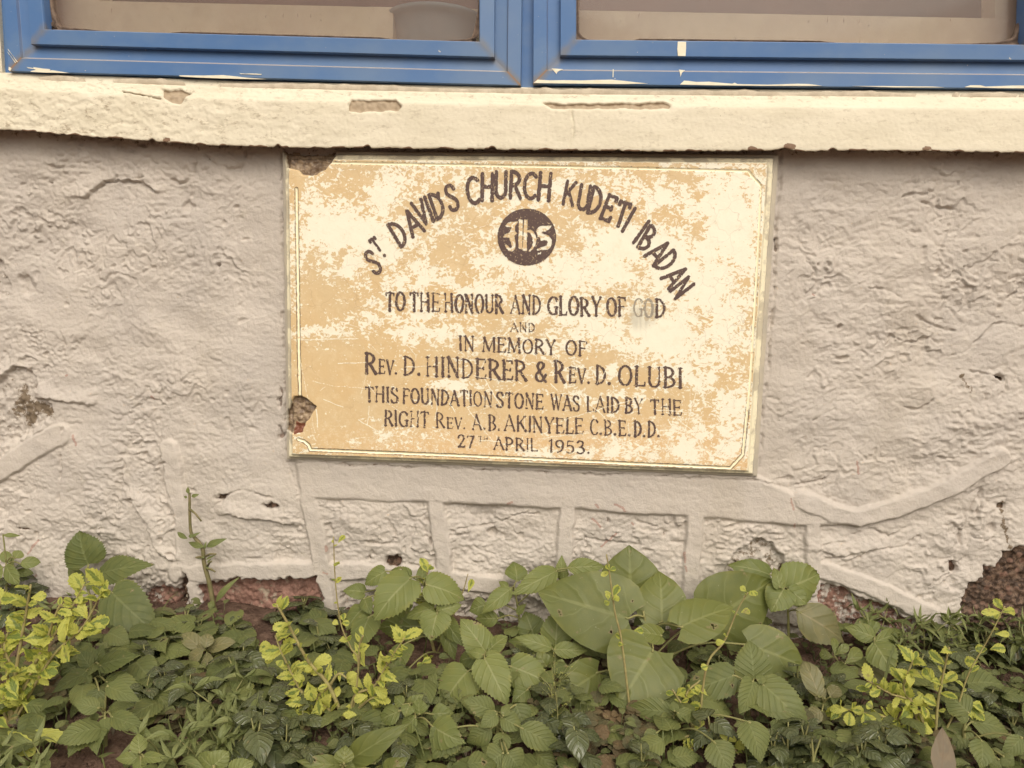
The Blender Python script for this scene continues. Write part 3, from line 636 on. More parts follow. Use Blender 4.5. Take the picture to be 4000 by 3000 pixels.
# ------------------------------------------------------------------ lettering: stroke glyphs -> distance field -> flat worn meshes
T_, t_ = 'V', 't'
GL = {  # width, strokes, serif feet/heads (x, y)
 'A': (.60, [('t', [(.02, 0), (.29, 1)]), ('V', [(.29, 1), (.57, 0)]), ('t', [(.12, .33), (.46, .33)])], [(.02, 0), (.57, 0)]),
 'B': (.50, [('V', [(.08, 0), (.08, 1)]), ('A', .10, .745, .29, .245, 90, -90), ('A', .10, .26, .34, .255, 90, -90)], [(.06, 0), (.06, 1)]),
 'C': (.56, [('A', .32, .5, .28, .49, 48, 312)], [(.51, .86)]),
 'D': (.54, [('V', [(.08, 0), (.08, 1)]), ('A', .10, .5, .38, .49, 90, -90)], [(.06, 0), (.06, 1)]),
 'E': (.48, [('V', [(.08, 0), (.08, 1)]), ('t', [(.08, .98), (.43, .98)]), ('t', [(.08, .52), (.36, .52)]), ('t', [(.08, .02), (.45, .02)]), ('t', [(.43, .98), (.44, .84)]), ('t', [(.44, .03), (.47, .18)]), ('t', [(.36, .46), (.36, .58)])], [(.06, 0), (.06, 1)]),
 'F': (.46, [('V', [(.08, 0), (.08, 1)]), ('t', [(.08, .98), (.42, .98)]), ('t', [(.08, .52), (.34, .52)]), ('t', [(.42, .98), (.43, .84)])], [(.08, 0), (.06, 1)]),
 'G': (.58, [('A', .32, .5, .28, .49, 48, 300), ('V', [(.50, .06), (.50, .42)]), ('t', [(.38, .42), (.58, .42)])], [(.51, .86)]),
 'H': (.58, [('t', [(.08, 0), (.08, 1)]), ('V', [(.49, 0), (.49, 1)]), ('t', [(.08, .52), (.49, .52)])], [(.08, 0), (.08, 1), (.49, 0), (.49, 1)]),
 'I': (.18, [('V', [(.09, 0), (.09, 1)])], [(.09, 0), (.09, 1)]),
 'K': (.56, [('V', [(.08, 0), (.08, 1)]), ('t', [(.48, 1), (.12, .44)]), ('V', [(.22, .58), (.53, 0)])], [(.08, 0), (.08, 1), (.53, 0), (.48, 1)]),
 'L': (.44, [('V', [(.08, 0), (.08, 1)]), ('t', [(.08, .02), (.42, .02)]), ('t', [(.41, .03), (.43, .2)])], [(.08, 1), (.06, 0)]),
 'M': (.74, [('t', [(.06, 0), (.10, 1)]), ('V', [(.10, 1), (.37, .08)]), ('t', [(.37, .08), (.63, 1)]), ('V', [(.63, 1), (.67, 0)])], [(.06, 0), (.67, 0), (.08, 1), (.65, 1)]),
 'N': (.58, [('t', [(.08, 0), (.08, 1)]), ('V', [(.08, 1), (.49, 0)]), ('t', [(.49, 0), (.49, 1)])], [(.08, 0), (.06, 1), (.49, 1)]),
 'O': (.58, [('A', .29, .5, .25, .49, 0, 360)], []),
 'P': (.50, [('V', [(.08, 0), (.08, 1)]), ('A', .10, .70, .33, .29, 90, -90)], [(.08, 0), (.06, 1)]),
 'R': (.54, [('V', [(.08, 0), (.08, 1)]), ('A', .10, .73, .32, .26, 90, -80), ('V', [(.24, .47), (.50, 0)])], [(.08, 0), (.06, 1), (.51, 0)]),
 'S': (.48, [('P', [(.42, .82), (.36, .95), (.25, 1.0), (.13, .95), (.07, .82), (.09, .68), (.20, .57), (.31, .47), (.41, .34), (.41, .16), (.34, .04), (.22, 0), (.10, .04), (.05, .18)])], []),
 'T': (.50, [('V', [(.25, 0), (.25, 1)]), ('t', [(.03, .97), (.47, .97)]), ('t', [(.03, .98), (.02, .83)]), ('t', [(.47, .98), (.48, .83)])], [(.25, 0)]),
 'U': (.56, [('V', [(.08, 1), (.08, .28)]), ('A', .28, .28, .20, .27, 180, 360), ('t', [(.48, .28), (.48, 1)])], [(.08, 1), (.48, 1)]),
 'V': (.56, [('V', [(.05, 1), (.28, 0)]), ('t', [(.28, 0), (.51, 1)])], [(.05, 1), (.51, 1)]),
 'W': (.80, [('V', [(.05, 1), (.24, 0)]), ('t', [(.24, 0), (.40, .8)]), ('V', [(.36, 1), (.55, 0)]), ('t', [(.55, 0), (.74, 1)])], [(.05, 1), (.74, 1)]),
 'Y': (.54, [('V', [(.05, 1), (.27, .45)]), ('t', [(.27, .45), (.49, 1)]), ('V', [(.27, .48), (.27, 0)])], [(.05, 1), (.49, 1), (.27, 0)]),
 '.': (.16, [('D', .08, .06, .085)], []), "'": (.14, [('V', [(.07, .98), (.05, .80)])], []),
 '&': (.62, [('P', [(.55, 0), (.40, .22), (.22, .55), (.12, .78), (.18, .95), (.29, 1), (.40, .94), (.42, .80), (.33, .66), (.18, .52), (.06, .34), (.06, .14), (.17, .02), (.32, .03), (.44, .16), (.54, .36)])], []),
 '1': (.26, [('V', [(.15, 0), (.15, 1)]), ('t', [(.15, 1), (.03, .86)])], [(.15, 0)]),
 '2': (.50, [('P', [(.07, .76), (.12, .93), (.25, 1), (.38, .93), (.42, .76), (.34, .52), (.18, .22), (.05, .02)]), ('V', [(.05, .04), (.42, .04)]), ('t', [(.43, .05), (.46, .16)])], []),
 '7': (.48, [('t', [(.04, .97), (.44, .97)]), ('V', [(.44, .97), (.17, 0)]), ('t', [(.04, .97), (.04, .84)])], []),
 '9': (.48, [('A', .24, .70, .19, .28, 0, 360), ('P', [(.43, .70), (.42, .42), (.33, .14), (.15, 0)])], []),
 '5': (.46, [('t', [(.12, .98), (.40, .97)]), ('t', [(.12, .98), (.09, .55)]), ('P', [(.09, .55), (.22, .62), (.35, .54), (.41, .34), (.35, .12), (.2, 0), (.05, .06)])], []),
 '3': (.46, [('P', [(.06, .86), (.18, 1), (.33, .93), (.36, .76), (.28, .58), (.17, .53), (.30, .49), (.41, .32), (.36, .10), (.2, 0), (.05, .09)])], []),
}
def glyph_segments(ch, sans):
    wd, st, se = GL[ch]; out = []
    TK, TN = (.150, .150) if sans else (.165, .086)
    for s in st:
        if s[0] in 'Vt':
            w_ = TK if s[0] == 'V' else TN
            p = s[1]; out.append((p[0], p[1], w_, w_*(.92 if s[0] == 'V' else 1)))
        elif s[0] == 'D': out.append(((s[1], s[2]), (s[1]+.001, s[2]), s[3]*2, s[3]*2))
        else:
            if s[0] == 'A':
                _, cx, cy, rx, ry, a0, a1 = s; n_ = 18
                pts = [(cx+rx*math.cos(math.radians(a0+(a1-a0)*k/n_)), cy+ry*math.sin(math.radians(a0+(a1-a0)*k/n_))) for k in range(n_+1)]
            else: pts = [tuple(q) for q in smooth_pts([np.array([a_, b_, 0.]) for a_, b_ in s[1]], 4)]; pts = [(q[0], q[1]) for q in pts]
            for p, q in zip(pts[:-1], pts[1:]):
                l = math.hypot(q[0]-p[0], q[1]-p[1])+1e-9; ty = abs(q[1]-p[1])/l
                w_ = TN*1.1+(TK*.95-TN*1.1)*ty**1.3; out.append((p, q, w_, w_))
    if not sans:
        for x, y in se:
            d = 1 if y < .5 else -1
            out.append(((x-.085, y+.012*d), (x+.085, y+.012*d), .05, .05)); out.append(((x, y+.10*d), (x, y+.02*d), .10, .17))
    return wd, out
class Field:
    def __init__(s, x0, y0, x1, y1, st=2.0):
        s.x0, s.y0, s.st = x0, y0, st
        s.nx, s.ny = int((x1-x0)/st)+1, int((y1-y0)/st)+1
        s.D = np.full((s.ny, s.nx), 60.0)
        s.X, s.Y = np.meshgrid(x0+st*np.arange(s.nx), y0+st*np.arange(s.ny))
    def seg(s, a, b, ra, rb):
        m = max(ra, rb)+14
        i0 = max(0, int((min(a[0], b[0])-m-s.x0)/s.st)); i1 = min(s.nx, int((max(a[0], b[0])+m-s.x0)/s.st)+2)
        j0 = max(0, int((min(a[1], b[1])-m-s.y0)/s.st)); j1 = min(s.ny, int((max(a[1], b[1])+m-s.y0)/s.st)+2)
        if i1 <= i0 or j1 <= j0: return
        Xs, Ys = s.X[j0:j1, i0:i1], s.Y[j0:j1, i0:i1]; dx, dy = b[0]-a[0], b[1]-a[1]
        t = np.clip(((Xs-a[0])*dx+(Ys-a[1])*dy)/(dx*dx+dy*dy+1e-9), 0, 1)
        d = np.hypot(Xs-a[0]-t*dx, Ys-a[1]-t*dy)-(ra+(rb-ra)*t)
        s.D[j0:j1, i0:i1] = np.minimum(s.D[j0:j1, i0:i1], d)
    def glyph(s, ch, org, ex, ey, sans, k=1.0):
        wd, segs = glyph_segments(ch, sans); h_ = math.hypot(*ey)
        f_ = lambda p: (org[0]+p[0]*ex[0]+p[1]*ey[0], org[1]+p[0]*ex[1]+p[1]*ey[1])
        for p, q, wa, wb in segs: s.seg(f_(p), f_(q), wa*h_*k/2, wb*h_*k/2)
        return wd
    def word(s, txt, x0, x1, base, h, sans=False, k=1.0, rs_=random.Random(5)):
        ws = [GL[c][0]+.10 for c in txt]; tot = sum(ws)-.10; sx = (x1-x0)/tot; x = x0
        for c, w_ in zip(txt, ws):
            xm = x+sx*w_/2; y = base(xm); sl = (base(xm+10)-base(xm-10))/20; hh = h(xm)*rs_.uniform(.97, 1.03)
            s.glyph(c, (x, y+rs_.uniform(-1, 1)), (sx, sx*sl), (rs_.uniform(-2, 2)-.0*hh, -hh), sans, k*(1.1 if c == '.' else rs_.uniform(.85, 1.03) if rs_.random() > .14 else .72)); x += sx*w_
    def wear(s, amt, seed):
        s.D += 1.0*perlin(s.X/11, s.Y/11, seed)+.6*perlin(s.X/4.5, s.Y/4.5, seed+1)
        s.D += (.75*amt)*np.maximum(0, fbm(s.X/9, s.Y/9, 3, seed+2)-.28)*60+amt*np.maximum(0, perlin(s.X/3.5, s.Y/14, seed+3)-.72)*40
        for q in SC_:                         # scratches run through the letters too
            if max(a_[1] for a_ in q) > s.y0 and min(a_[1] for a_ in q) < s.y0+s.st*s.ny:
                s.D = np.maximum(s.D, 1.1-sd_line(s.X+3*perlin(s.X/35, s.Y/35, 9), s.Y+3*perlin(s.X/35, s.Y/35, 8), q))
    def build(s, name, mat, parent, dep):
        D = s.D; V = []; F = []; idx = {}
        ins = D < 0; cnt = ins[:-1, :-1].astype(int)+ins[1:, :-1]+ins[:-1, 1:]+ins[1:, 1:]
        def vid(key, x, y):
            i = idx.get(key)
            if i is None: i = idx[key] = len(V); V.append((x, y))
            return i
        for j, i in zip(*np.nonzero(cnt)):
            cs = [(j, i), (j, i+1), (j+1, i+1), (j+1, i)]; poly = []
            for k in range(4):
                a_, b_ = cs[k], cs[(k+1) % 4]; da, db = D[a_], D[b_]
                if da < 0: poly.append(vid(a_, s.x0+a_[1]*s.st, s.y0+a_[0]*s.st))
                if (da < 0) != (db < 0):
                    lo, hi = (a_, b_) if a_ < b_ else (b_, a_); t = D[lo]/(D[lo]-D[hi])
                    poly.append(vid((lo, hi), s.x0+(lo[1]+(hi[1]-lo[1])*t)*s.st, s.y0+(lo[0]+(hi[0]-lo[0])*t)*s.st))
            if len(poly) >= 3: F.append(poly[::-1])
        W = np.array([P(x, y, dep) for x, y in V])
        return mesh(name, W, F, mat, parent, True)

# ------------------------------------------------------------------ memorial plaque
PD = .030
plaque = empty("memorial_plaque", P(2050, 1250, 0), "cracked ochre and cream painted foundation stone plaque with dark hand carved lettering under the ledge", "plaque")
OC = [np.array(P(x, y, .012)) for x, y in [(1100, 586), (3047, 600), (2962, 1864), (1117, 1795)]]
nu, nv_ = 760, 490
uu, vv = np.meshgrid(np.linspace(0, 1, nu), np.linspace(0, 1, nv_))
S = [OC[0][None, None, :]*((1-uu)*(1-vv))[..., None]+OC[1][None, None, :]*(uu*(1-vv))[..., None]+OC[2][None, None, :]*(uu*vv)[..., None]+OC[3][None, None, :]*((1-uu)*vv)[..., None]][0]
W_, H_ = np.linalg.norm(OC[1]-OC[0]), np.linalg.norm(OC[3]-OC[0])
eL, eR, eT, eB = uu*W_, (1-uu)*W_, vv*H_, (1-vv)*H_
wob = .0008*fbm(S[..., 0]*30, S[..., 2]*30, 3, 301)
e = np.minimum(np.minimum(eL*.95, eR*.72), np.minimum(eT*.95, eB*1.15))+wob
depth = np.interp(e, [0, .0008, .0016, .0075, .0090, .0105, .0150, .0175, .0185, .03], [-.006, .004, .0125, .0130, .0205, .0215, .0225, .0288, .0296, PD])
FX, FY = proj(S[..., 0], -depth, S[..., 2])
q1, q2 = FX+9*fbm(FX/40, FY/40, 4, 310), FY+9*fbm(FX/40, FY/40, 4, 311)
chip = np.zeros_like(FX); redc = np.zeros_like(FX)
for poly, dp in [([(1060, 540), (1318, 560), (1312, 600), (1300, 628), (1272, 660), (1235, 682), (1215, 690), (1180, 680), (1160, 665), (1122, 655), (1112, 600)], .013),
                 ([(1146, 1552), (1175, 1548), (1205, 1562), (1232, 1585), (1222, 1615), (1212, 1635), (1190, 1655), (1180, 1688), (1150, 1694), (1120, 1680), (1125, 1600)], .010)]:
    m_ = sst(3, -6, sd_poly(q1, q2, poly)); c_ = m_*(dp+.006*fbm(FX/28, FY/28, 4, 320))
    chip = np.maximum(chip, m_); depth = depth-np.clip(c_, 0, np.maximum(depth+.004, 0))
redc = sst(4, -4, sd_poly(q1, q2, [(1146, 1650), (1185, 1655), (1180, 1690), (1150, 1698), (1140, 1680)]))
LINE = [[(1290, 636), (1800, 645), (2400, 656), (2923, 668), (2940, 690), (2973, 726), (2960, 1000), (2930, 1500), (2902, 1775), (2880, 1800), (2853, 1829), (2400, 1808), (1800, 1780), (1213, 1757)],
        [(1213, 1757), (1205, 1738), (1188, 1724), (1165, 1716)], [(1158, 738), (1162, 1000), (1168, 1400), (1172, 1548)]]
ld = np.minimum.reduce([sd_line(FX+1.2*perlin(FX/20, FY/20, 3), FY+1.2*perlin(FX/20, FY/20, 4), l) for l in LINE])
line = sst(6.5, 2.5, ld)*(1-chip); dline = sst(3.5, .8, np.abs(ld-6.5))*(1-chip)*np.where((FY > 1600) | (FX < 1250), 1.0, .62)
depth = depth-.0022*sst(6, 1, ld)*(1-chip)+.0004*fbm(FX/60, FY/60, 3, 330)*(e > .02)
# where the ochre coat has come off
pe = -.25+.14*sst(1500, 1300, FY)
for cx, cy, rx, ry, am in [(1300, 880, 190, 120, .75), (1500, 760, 150, 70, .55), (1460, 930, 190, 110, .8), (1330, 1060, 110, 60, .45), (1650, 640, 80, 40, .3), (2850, 860, 190, 220, .9), (2640, 760, 140, 60, .55), (2450, 960, 190, 140, .85), (2300, 1060, 260, 110, .8),
                          (2130, 900, 80, 80, .4), (2700, 1090, 230, 160, .85), (2600, 1300, 230, 110, .75), (2850, 1240, 110, 150, .6), (2350, 1300, 190, 80, .6), (2230, 1230, 160, 90, .5), (1900, 1130, 260, 90, .45), (1620, 1130, 110, 60, .5), (2020, 1030, 120, 60, .5), (1280, 1290, 140, 32, .75),
                          (1650, 1295, 150, 34, .75), (1760, 1500, 90, 22, .8), (1800, 1280, 70, 22, .5), (2700, 1410, 170, 110, .55), (2380, 1460, 60, 40, .5), (2850, 1740, 260, 80, .45), (2650, 1760, 300, 50, .5), (2350, 1765, 300, 30, .35), (2880, 1560, 100, 130, .45), (1300, 640, 300, 30, .1), (2500, 700, 500, 30, .1),
                          (1820, 730, 170, 70, .12), (1720, 1080, 320, 120, .42), (1600, 740, 320, 110, .40), (1960, 750, 220, 60, .30), (1760, 900, 150, 90, .32), (2150, 1050, 200, 120, .55), (2250, 720, 400, 60, .28), (1500, 1250, 300, 60, .3), (2150, 1330, 200, 80, .35), (2500, 1560, 300, 60, .15), (1560, 1700, 170, 50, .35), (1440, 1640, 60, 20, .4)]:
    pe = np.maximum(pe, -.30+(am+.22)*np.exp(-((FX-cx)/rx)**2-((FY-cy)/ry)**2))
for cx, cy, rx, ry, am in [(1770, 1000, 120, 110, .4), (1300, 1450, 160, 160, .5), (1500, 1620, 260, 120, .35), (2000, 1640, 300, 80, .4), (1390, 720, 70, 60, .5), (2050, 690, 250, 30, .3), (1250, 1170, 90, 90, .45), (2330, 860, 80, 60, .3), (2730, 870, 30, 60, .4), (1500, 1420, 100, 60, .4)]:
    pe -= am*np.exp(-((FX-cx)/rx)**2-((FY-cy)/ry)**2)
lowr = sst(1560, 1760, FY)*sst(1100, 2500, FX+500)*.9
scr = np.zeros_like(FX); rs = random.Random(11)
SC_ = [((1222, 1488), (1300, 1508), (1430, 1516)), ((1262, 1560), (1340, 1590)), ((1230, 1690), (1150, 1300)), ((1150, 1328), (1260, 1326), (1400, 1322)), ((1820, 1590), (1930, 1730)), ((1700, 1500), (1706, 1600), (1696, 1645)), ((1890, 1480), (1960, 1590)), ((1830, 1620), (1960, 1570)),
       ((2330, 1500), (2370, 1440)), ((2330, 1600), (2370, 1640)), ((2700, 1480), (2690, 1630)), ((2730, 1500), (2660, 1740)), ((2630, 1630), (2610, 1730)), ((2650, 1640), (2760, 1720)), ((2840, 1510), (2890, 1590)), ((2520, 1180), (2650, 1200), (2820, 1260)), ((2690, 1230), (2880, 1240)), ((2820, 1290), (2900, 1370)),
       ((1440, 1340), (1500, 1400)), ((1590, 1350), (1625, 1385), (1625, 1410)), ((1660, 1430), (1580, 1435)), ((1900, 1400), (1880, 1440)), ((1500, 1560), (1600, 1640), (1690, 1680)), ((1320, 1420), (1430, 1415)), ((1400, 1640), (1470, 1680)), ((1900, 690), (1885, 650)), ((1300, 1080), (1480, 1050)), ((2420, 1530), (2480, 1560)),
       ((2200, 1640), (2480, 1560)), ((1640, 1600), (1610, 1700)), ((1350, 1720), (1500, 1700), (1760, 1720)), ((2100, 1715), (2300, 1690)), ((2550, 1600), (2680, 1610))]
for _ in range(46):
    x_, y_ = rs.uniform(1200, 2900), rs.uniform(1250, 1800); l_ = rs.uniform(20, 120); an = rs.choice([.35, .9, 1.6, -.5])+rs.uniform(-.3, .3)
    SC_.append(((x_, y_), (x_+l_*math.cos(an), y_+l_*math.sin(an))))
for s_ in SC_:
    b0 = min(q[0] for q in s_)-30; b1 = max(q[0] for q in s_)+30; c0 = min(q[1] for q in s_)-30; c1 = max(q[1] for q in s_)+30
    k_ = (FX > b0) & (FX < b1) & (FY > c0) & (FY < c1)
    if k_.any(): scr[k_] = np.maximum(scr[k_], sst(rs.uniform(2.2, 4.6), .5, sd_line(FX[k_]+3*perlin(FX[k_]/35, FY[k_]/35, 9), FY[k_]+3*perlin(FX[k_]/35, FY[k_]/35, 8), s_))*rs.uniform(.6, 1.0))
smr = np.maximum(sst(1.1, .3, np.hypot((FX-2500)/62, (FY-1240)/62)), .8*sst(1.1, .3, np.hypot((FX-2545)/30, (FY-1225)/55)))*(.55+.6*sst(-.2, .3, perlin(FX/14, FY/120, 15)))
bevel = sst(.0192, .0180, e); grey = sst(.0098, .0088, e+.0016*fbm(FX/50, FY/50, 3, 340))
V = S.copy(); V[..., 1] = -depth
slab = mesh("stone_slab", V, gridfaces(nv_, nu), MP, plaque, True, {"chip": chip, "red": redc, "line": line*(1-bevel), "dline": dline*(1-bevel), "peel": pe, "low": lowr, "scratch": scr, "bevel": bevel, "grey": grey, "smear": np.clip(smr, 0, 1)})

def lb(p, q): return lambda x: p[1]+(q[1]-p[1])*(x-p[0])/(q[0]-p[0])
LD = PD+.0007
# arched line
fa = Field(1400, 640, 2740, 1200)
AR = [('S', 1457, 1024, -30, 92), ('T', 1468, 955, -36, 58), ('.', 1502, 998, -30, 80), ('D', 1556, 912, -31, 100), ('A', 1613, 868, -27, 100), ('V', 1645, 830, -24, 96), ('I', 1676, 817, -20, 100), ('D', 1708, 803, -19, 100), ("'", 1713, 762, -14, 92), ('S', 1765, 772, -16, 98),
      ('C', 1848, 744, -6, 102), ('H', 1904, 731, 1, 104), ('U', 1957, 722, 1, 102), ('R', 2014, 722, 3, 104), ('C', 2071, 726, 4, 100), ('H', 2128, 729, 5, 106), ('K', 2225, 755, 11, 92), ('U', 2281, 772, 10, 96), ('D', 2326, 784, 14, 104), ('E', 2377, 812, 21, 100), ('T', 2430, 836, 18, 98), ('I', 2456, 858, 29, 102),
      ('I', 2505, 906, 35, 102), ('B', 2530, 930, 30, 100), ('A', 2572, 985, 47, 100), ('D', 2604, 1020, 51, 96), ('A', 2638, 1080, 55, 98), ('N', 2665, 1124, 52, 92)]
for c, x, y, an, h_ in AR:
    r_ = math.radians(an); wd = GL[c][0]; sx = h_*(.92 if c not in "'." else 1)
    ex = (sx*math.cos(r_), sx*math.sin(r_)); ey = (h_*math.sin(r_), -h_*math.cos(r_))
    org = (x-ex[0]*wd/2-ey[0]/2, y-ex[1]*wd/2-ey[1]/2)
    if c == '.': org = (x-ex[0]*.08-ey[0]*.06, y-ex[1]*.08-ey[1]*.06)
    if c == "'": org = (x-ex[0]*.07-ey[0]*.9, y-ex[1]*.07-ey[1]*.9)
    fa.glyph(c, org, ex, ey, True, .98 if c not in 'T' else 1.2 if h_ < 70 else 1)
fa.wear(.55, 401); fa.build("arched_lettering", ML, plaque, LD)
def text_line(name, words, base, h, box, wear=.6, seed=1, k=1.0, mat=None, dep=LD):
    f_ = Field(*box)
    for wd in words:
        txt, x0_, x1_ = wd[:3]; hs = wd[3] if len(wd) > 3 else 1.0
        f_.word(txt, x0_, x1_, (lambda x, o=(wd[4] if len(wd) > 4 else 0): base(x)+o), (lambda x, hs=hs: h(x)*hs), False, k)
    f_.wear(wear, seed); return f_.build(name, mat or ML, plaque, dep)
b1 = lb((1506, 1212), (2597, 1240)); h1 = lb((1506, 70), (2597, 72))
text_line("lettering", [("TO", 1506, 1583), ("THE", 1601, 1718), ("HONOUR", 1737, 1966), ("AND", 1995, 2113), ("GLORY", 2139, 2347), ("OF", 2371, 2446), ("D", 2560, 2599)], b1, h1, (1480, 1110, 2630, 1270), .85, 411)
text_line("smeared_lettering", [("GO", 2474, 2553)], b1, h1, (2460, 1130, 2570, 1270), 0.9, 416, .9, MSM)
text_line("lettering", [("AND", 1995, 2090)], lb((1993, 1294), (2093, 1297)), lambda x: 35, (1970, 1240, 2120, 1315), .6, 421, .9)
text_line("lettering", [("IN", 1793, 1853), ("MEMORY", 1884, 2171), ("OF", 2209, 2294)], lb((1793, 1367), (2290, 1389)), lambda x: 56, (1770, 1290, 2320, 1410), .6, 431)
b4 = lb((1426, 1456), (2667, 1515))
text_line("lettering", [("R", 1426, 1470, 1.02), ("EV.", 1479, 1551, .70), ("D.", 1576, 1643, .92), ("HINDERER", 1664, 2058, .98), ("&", 2091, 2138, 1.0), ("R", 2166, 2206, 1.06), ("EV.", 2222, 2304, .76), ("D.", 2327, 2386, .93), ("OLUBI", 2414, 2666)], b4, lambda x: 77, (1400, 1350, 2700, 1550), .6, 441)
text_line("lettering", [("THIS", 1427, 1557), ("FOUNDATION", 1573, 1923), ("STONE", 1938, 2122), ("WAS", 2151, 2265), ("LAID", 2291, 2421), ("BY", 2441, 2511), ("THE", 2542, 2663)], lb((1426, 1567), (2663, 1622)), lambda x: 59, (1400, 1480, 2700, 1650), .5, 453)
text_line("lettering", [("RIGHT", 1501, 1674), ("R", 1703, 1737), ("EV.", 1746, 1817, .72), ("A.", 1846, 1896), ("B.", 1908, 1954), ("AKINYELE", 1971, 2279), ("C.", 2306, 2351), ("B.", 2361, 2407), ("E.", 2417, 2462), ("D.", 2477, 2520), ("D.", 2530, 2577)], lb((1501, 1661), (2576, 1708)), lambda x: 60, (1480, 1570, 2610, 1735), .5, 463)
text_line("lettering", [("27", 1788, 1854), ("TH", 1870, 1906, .42, -27), ("APRIL", 1930, 2101), ("1953.", 2142, 2304)], lb((1788, 1746), (2296, 1772)), lambda x: 48, (1760, 1670, 2330, 1800), .7, 471)
# round emblem: dark disc, the letters left out so that the slab shows through
fe = Field(1915, 790, 2200, 1065, 1.6)
k_ = 320/1896.
zz_ = lambda pts: [(1900+a_*k_, 780+b_*k_) for a_, b_ in pts]
fe.D = np.hypot((fe.X-(1900+935*k_))/1.03, (fe.Y-(780+865*k_)))-111.5
cut = np.full(fe.D.shape, 60.0)
for poly in [[(455, 600), (480, 550), (560, 515), (735, 505), (715, 545), (665, 600), (655, 720), (715, 780), (650, 830), (650, 900), (675, 1000), (665, 1110), (640, 1165), (590, 1195), (530, 1185), (460, 1110), (430, 1050), (460, 1040), (500, 1060), (540, 1120), (600, 1100), (570, 980), (530, 880), (380, 865), (420, 820), (540, 750), (590, 640), (530, 630), (470, 630)],
             [(755, 440), (845, 470), (835, 800), (830, 1140), (755, 1135), (740, 950), (755, 650)], [(875, 455), (950, 470), (945, 720), (930, 950), (940, 1185), (840, 1180), (860, 800)],
             [(930, 715), (1020, 690), (1080, 730), (1140, 830), (1160, 920), (1130, 1050), (1080, 1130), (1010, 1205), (975, 1195), (1050, 1100), (1085, 980), (1060, 860), (1000, 760), (945, 745)],
             [(1160, 690), (1240, 610), (1500, 595), (1500, 630), (1440, 690), (1370, 730), (1275, 735), (1275, 770), (1440, 830), (1510, 920), (1510, 1020), (1470, 1110), (1420, 1155), (1300, 1150), (1175, 1180), (1190, 1130), (1300, 1090), (1400, 1060), (1425, 1000), (1410, 940), (1340, 930), (1280, 950), (1255, 930), (1255, 880), (1190, 840), (1165, 760)],
             [(1190, 1225), (1230, 1240), (1265, 1205), (1260, 1255), (1200, 1260)]]:
    cut = np.minimum(cut, sd_poly(fe.X, fe.Y, zz_(poly)))
fe.D = np.maximum(fe.D, -(cut-.5)); fe.wear(.35, 481); fe.build("round_emblem", ML, plaque, LD)
# ------------------------------------------------------------------ leaves and plants
OUTL = {'ovate': [(0, .05), (.04, .34), (.12, .70), (.25, .96), (.36, 1), (.5, .91), (.65, .69), (.8, .40), (.92, .15), (1, 0)],
        'heart': [(0, .42), (.05, .72), (.12, .88), (.25, 1), (.34, 1), (.5, .93), (.66, .74), (.8, .49), (.91, .22), (1, 0)],
        'wide': [(0, .45), (.06, .82), (.16, .98), (.28, 1), (.45, .93), (.62, .76), (.78, .50), (.9, .24), (1, 0)],
        'lance': [(0, .08), (.1, .5), (.28, .95), (.42, 1), (.65, .76), (.85, .38), (1, 0)],
        'obov': [(0, .08), (.15, .30), (.4, .78), (.62, 1), (.8, .90), (.92, .58), (1, .05)],
        'ellip': [(0, .08), (.12, .55), (.3, .92), (.5, 1), (.7, .88), (.88, .48), (1, 0)]}
def leaf_geo(B, T, N, wd, shape='ovate', teeth=0, fold=.15, cup=.10, bend=.10, droop=.06, lobe=0.0, puck=.02, rnd=random, ncol=9, tooth=.075, bite=None):
    ax = T-B; L = np.linalg.norm(ax)+1e-6; a = ax/L; Wd = np.cross(N, a); Wd = Wd/(np.linalg.norm(Wd)+1e-9); Nn = np.cross(a, Wd)
    nr = max(14, 2*teeth+1) if teeth else 14
    us = np.linspace(-1, 1, ncol); f = OUTL[shape]; V = []; lu = []; lv = []
    ph1, ph2, tw = rnd.uniform(0, 6), rnd.uniform(0, 6), rnd.uniform(-.25, .25)
    for i in range(nr+1):
        v = i/nr; fw = float(interp(np.array([v]), f)[0])*wd/2
        for u in us:
            au = abs(u); k = 1.0; sh = 0
            if teeth and au > .99 and 0 < i < nr:
                k = 1+tooth*(1 if i % 2 else -.25); sh = .012*(1 if i % 2 else -1)
            if bite and bite[0] < v < bite[1] and u*bite[2] > .45: k *= .6
            side = u*fw*k
            z = fold*abs(side)-cup*side*side/(wd/2+1e-6)+bend*L*4*v*(1-v)-droop*L*v*v
            z += puck*wd*(math.sin(2*math.pi*5*(v-.3*au)+ph1)*au*(1-au*.4)*.5+.9*au**2*math.sin(7*v+ph2+(1.7 if u > 0 else 0)))+tw*side*v
            V.append(B+a*((v+sh)*L-lobe*L*au**1.5*(1-v)**5)+Wd*side+Nn*z); lu.append(u); lv.append(v)
    return V, [tuple(q) for q in gridfaces(nr+1, ncol)], lu, lv
CREG = {'A': (0, 2000), 'B': (900, 2000), 'C': (1700, 2000), 'D': (2500, 2000), 'E': (3000, 2000)}
def ux(reg, x, y):
    o = CREG[reg]; return o[0]+x/1.659, o[1]+y/1.659
def dg(p, h):                                 # distance from the wall at which the view through p is h above the soil
    q = ray(p[0], p[1])
    if q[2] > -.05: return -9.0
    return D0-q[1]*(h-H0)/q[2]
def tilt_normal(rnd, el=(25, 62), az=38):
    e_, a_ = math.radians(rnd.uniform(*el)), math.radians(rnd.uniform(-az, az))
    return np.array([math.sin(a_)*math.cos(e_), -math.cos(a_)*math.cos(e_), math.sin(e_)])
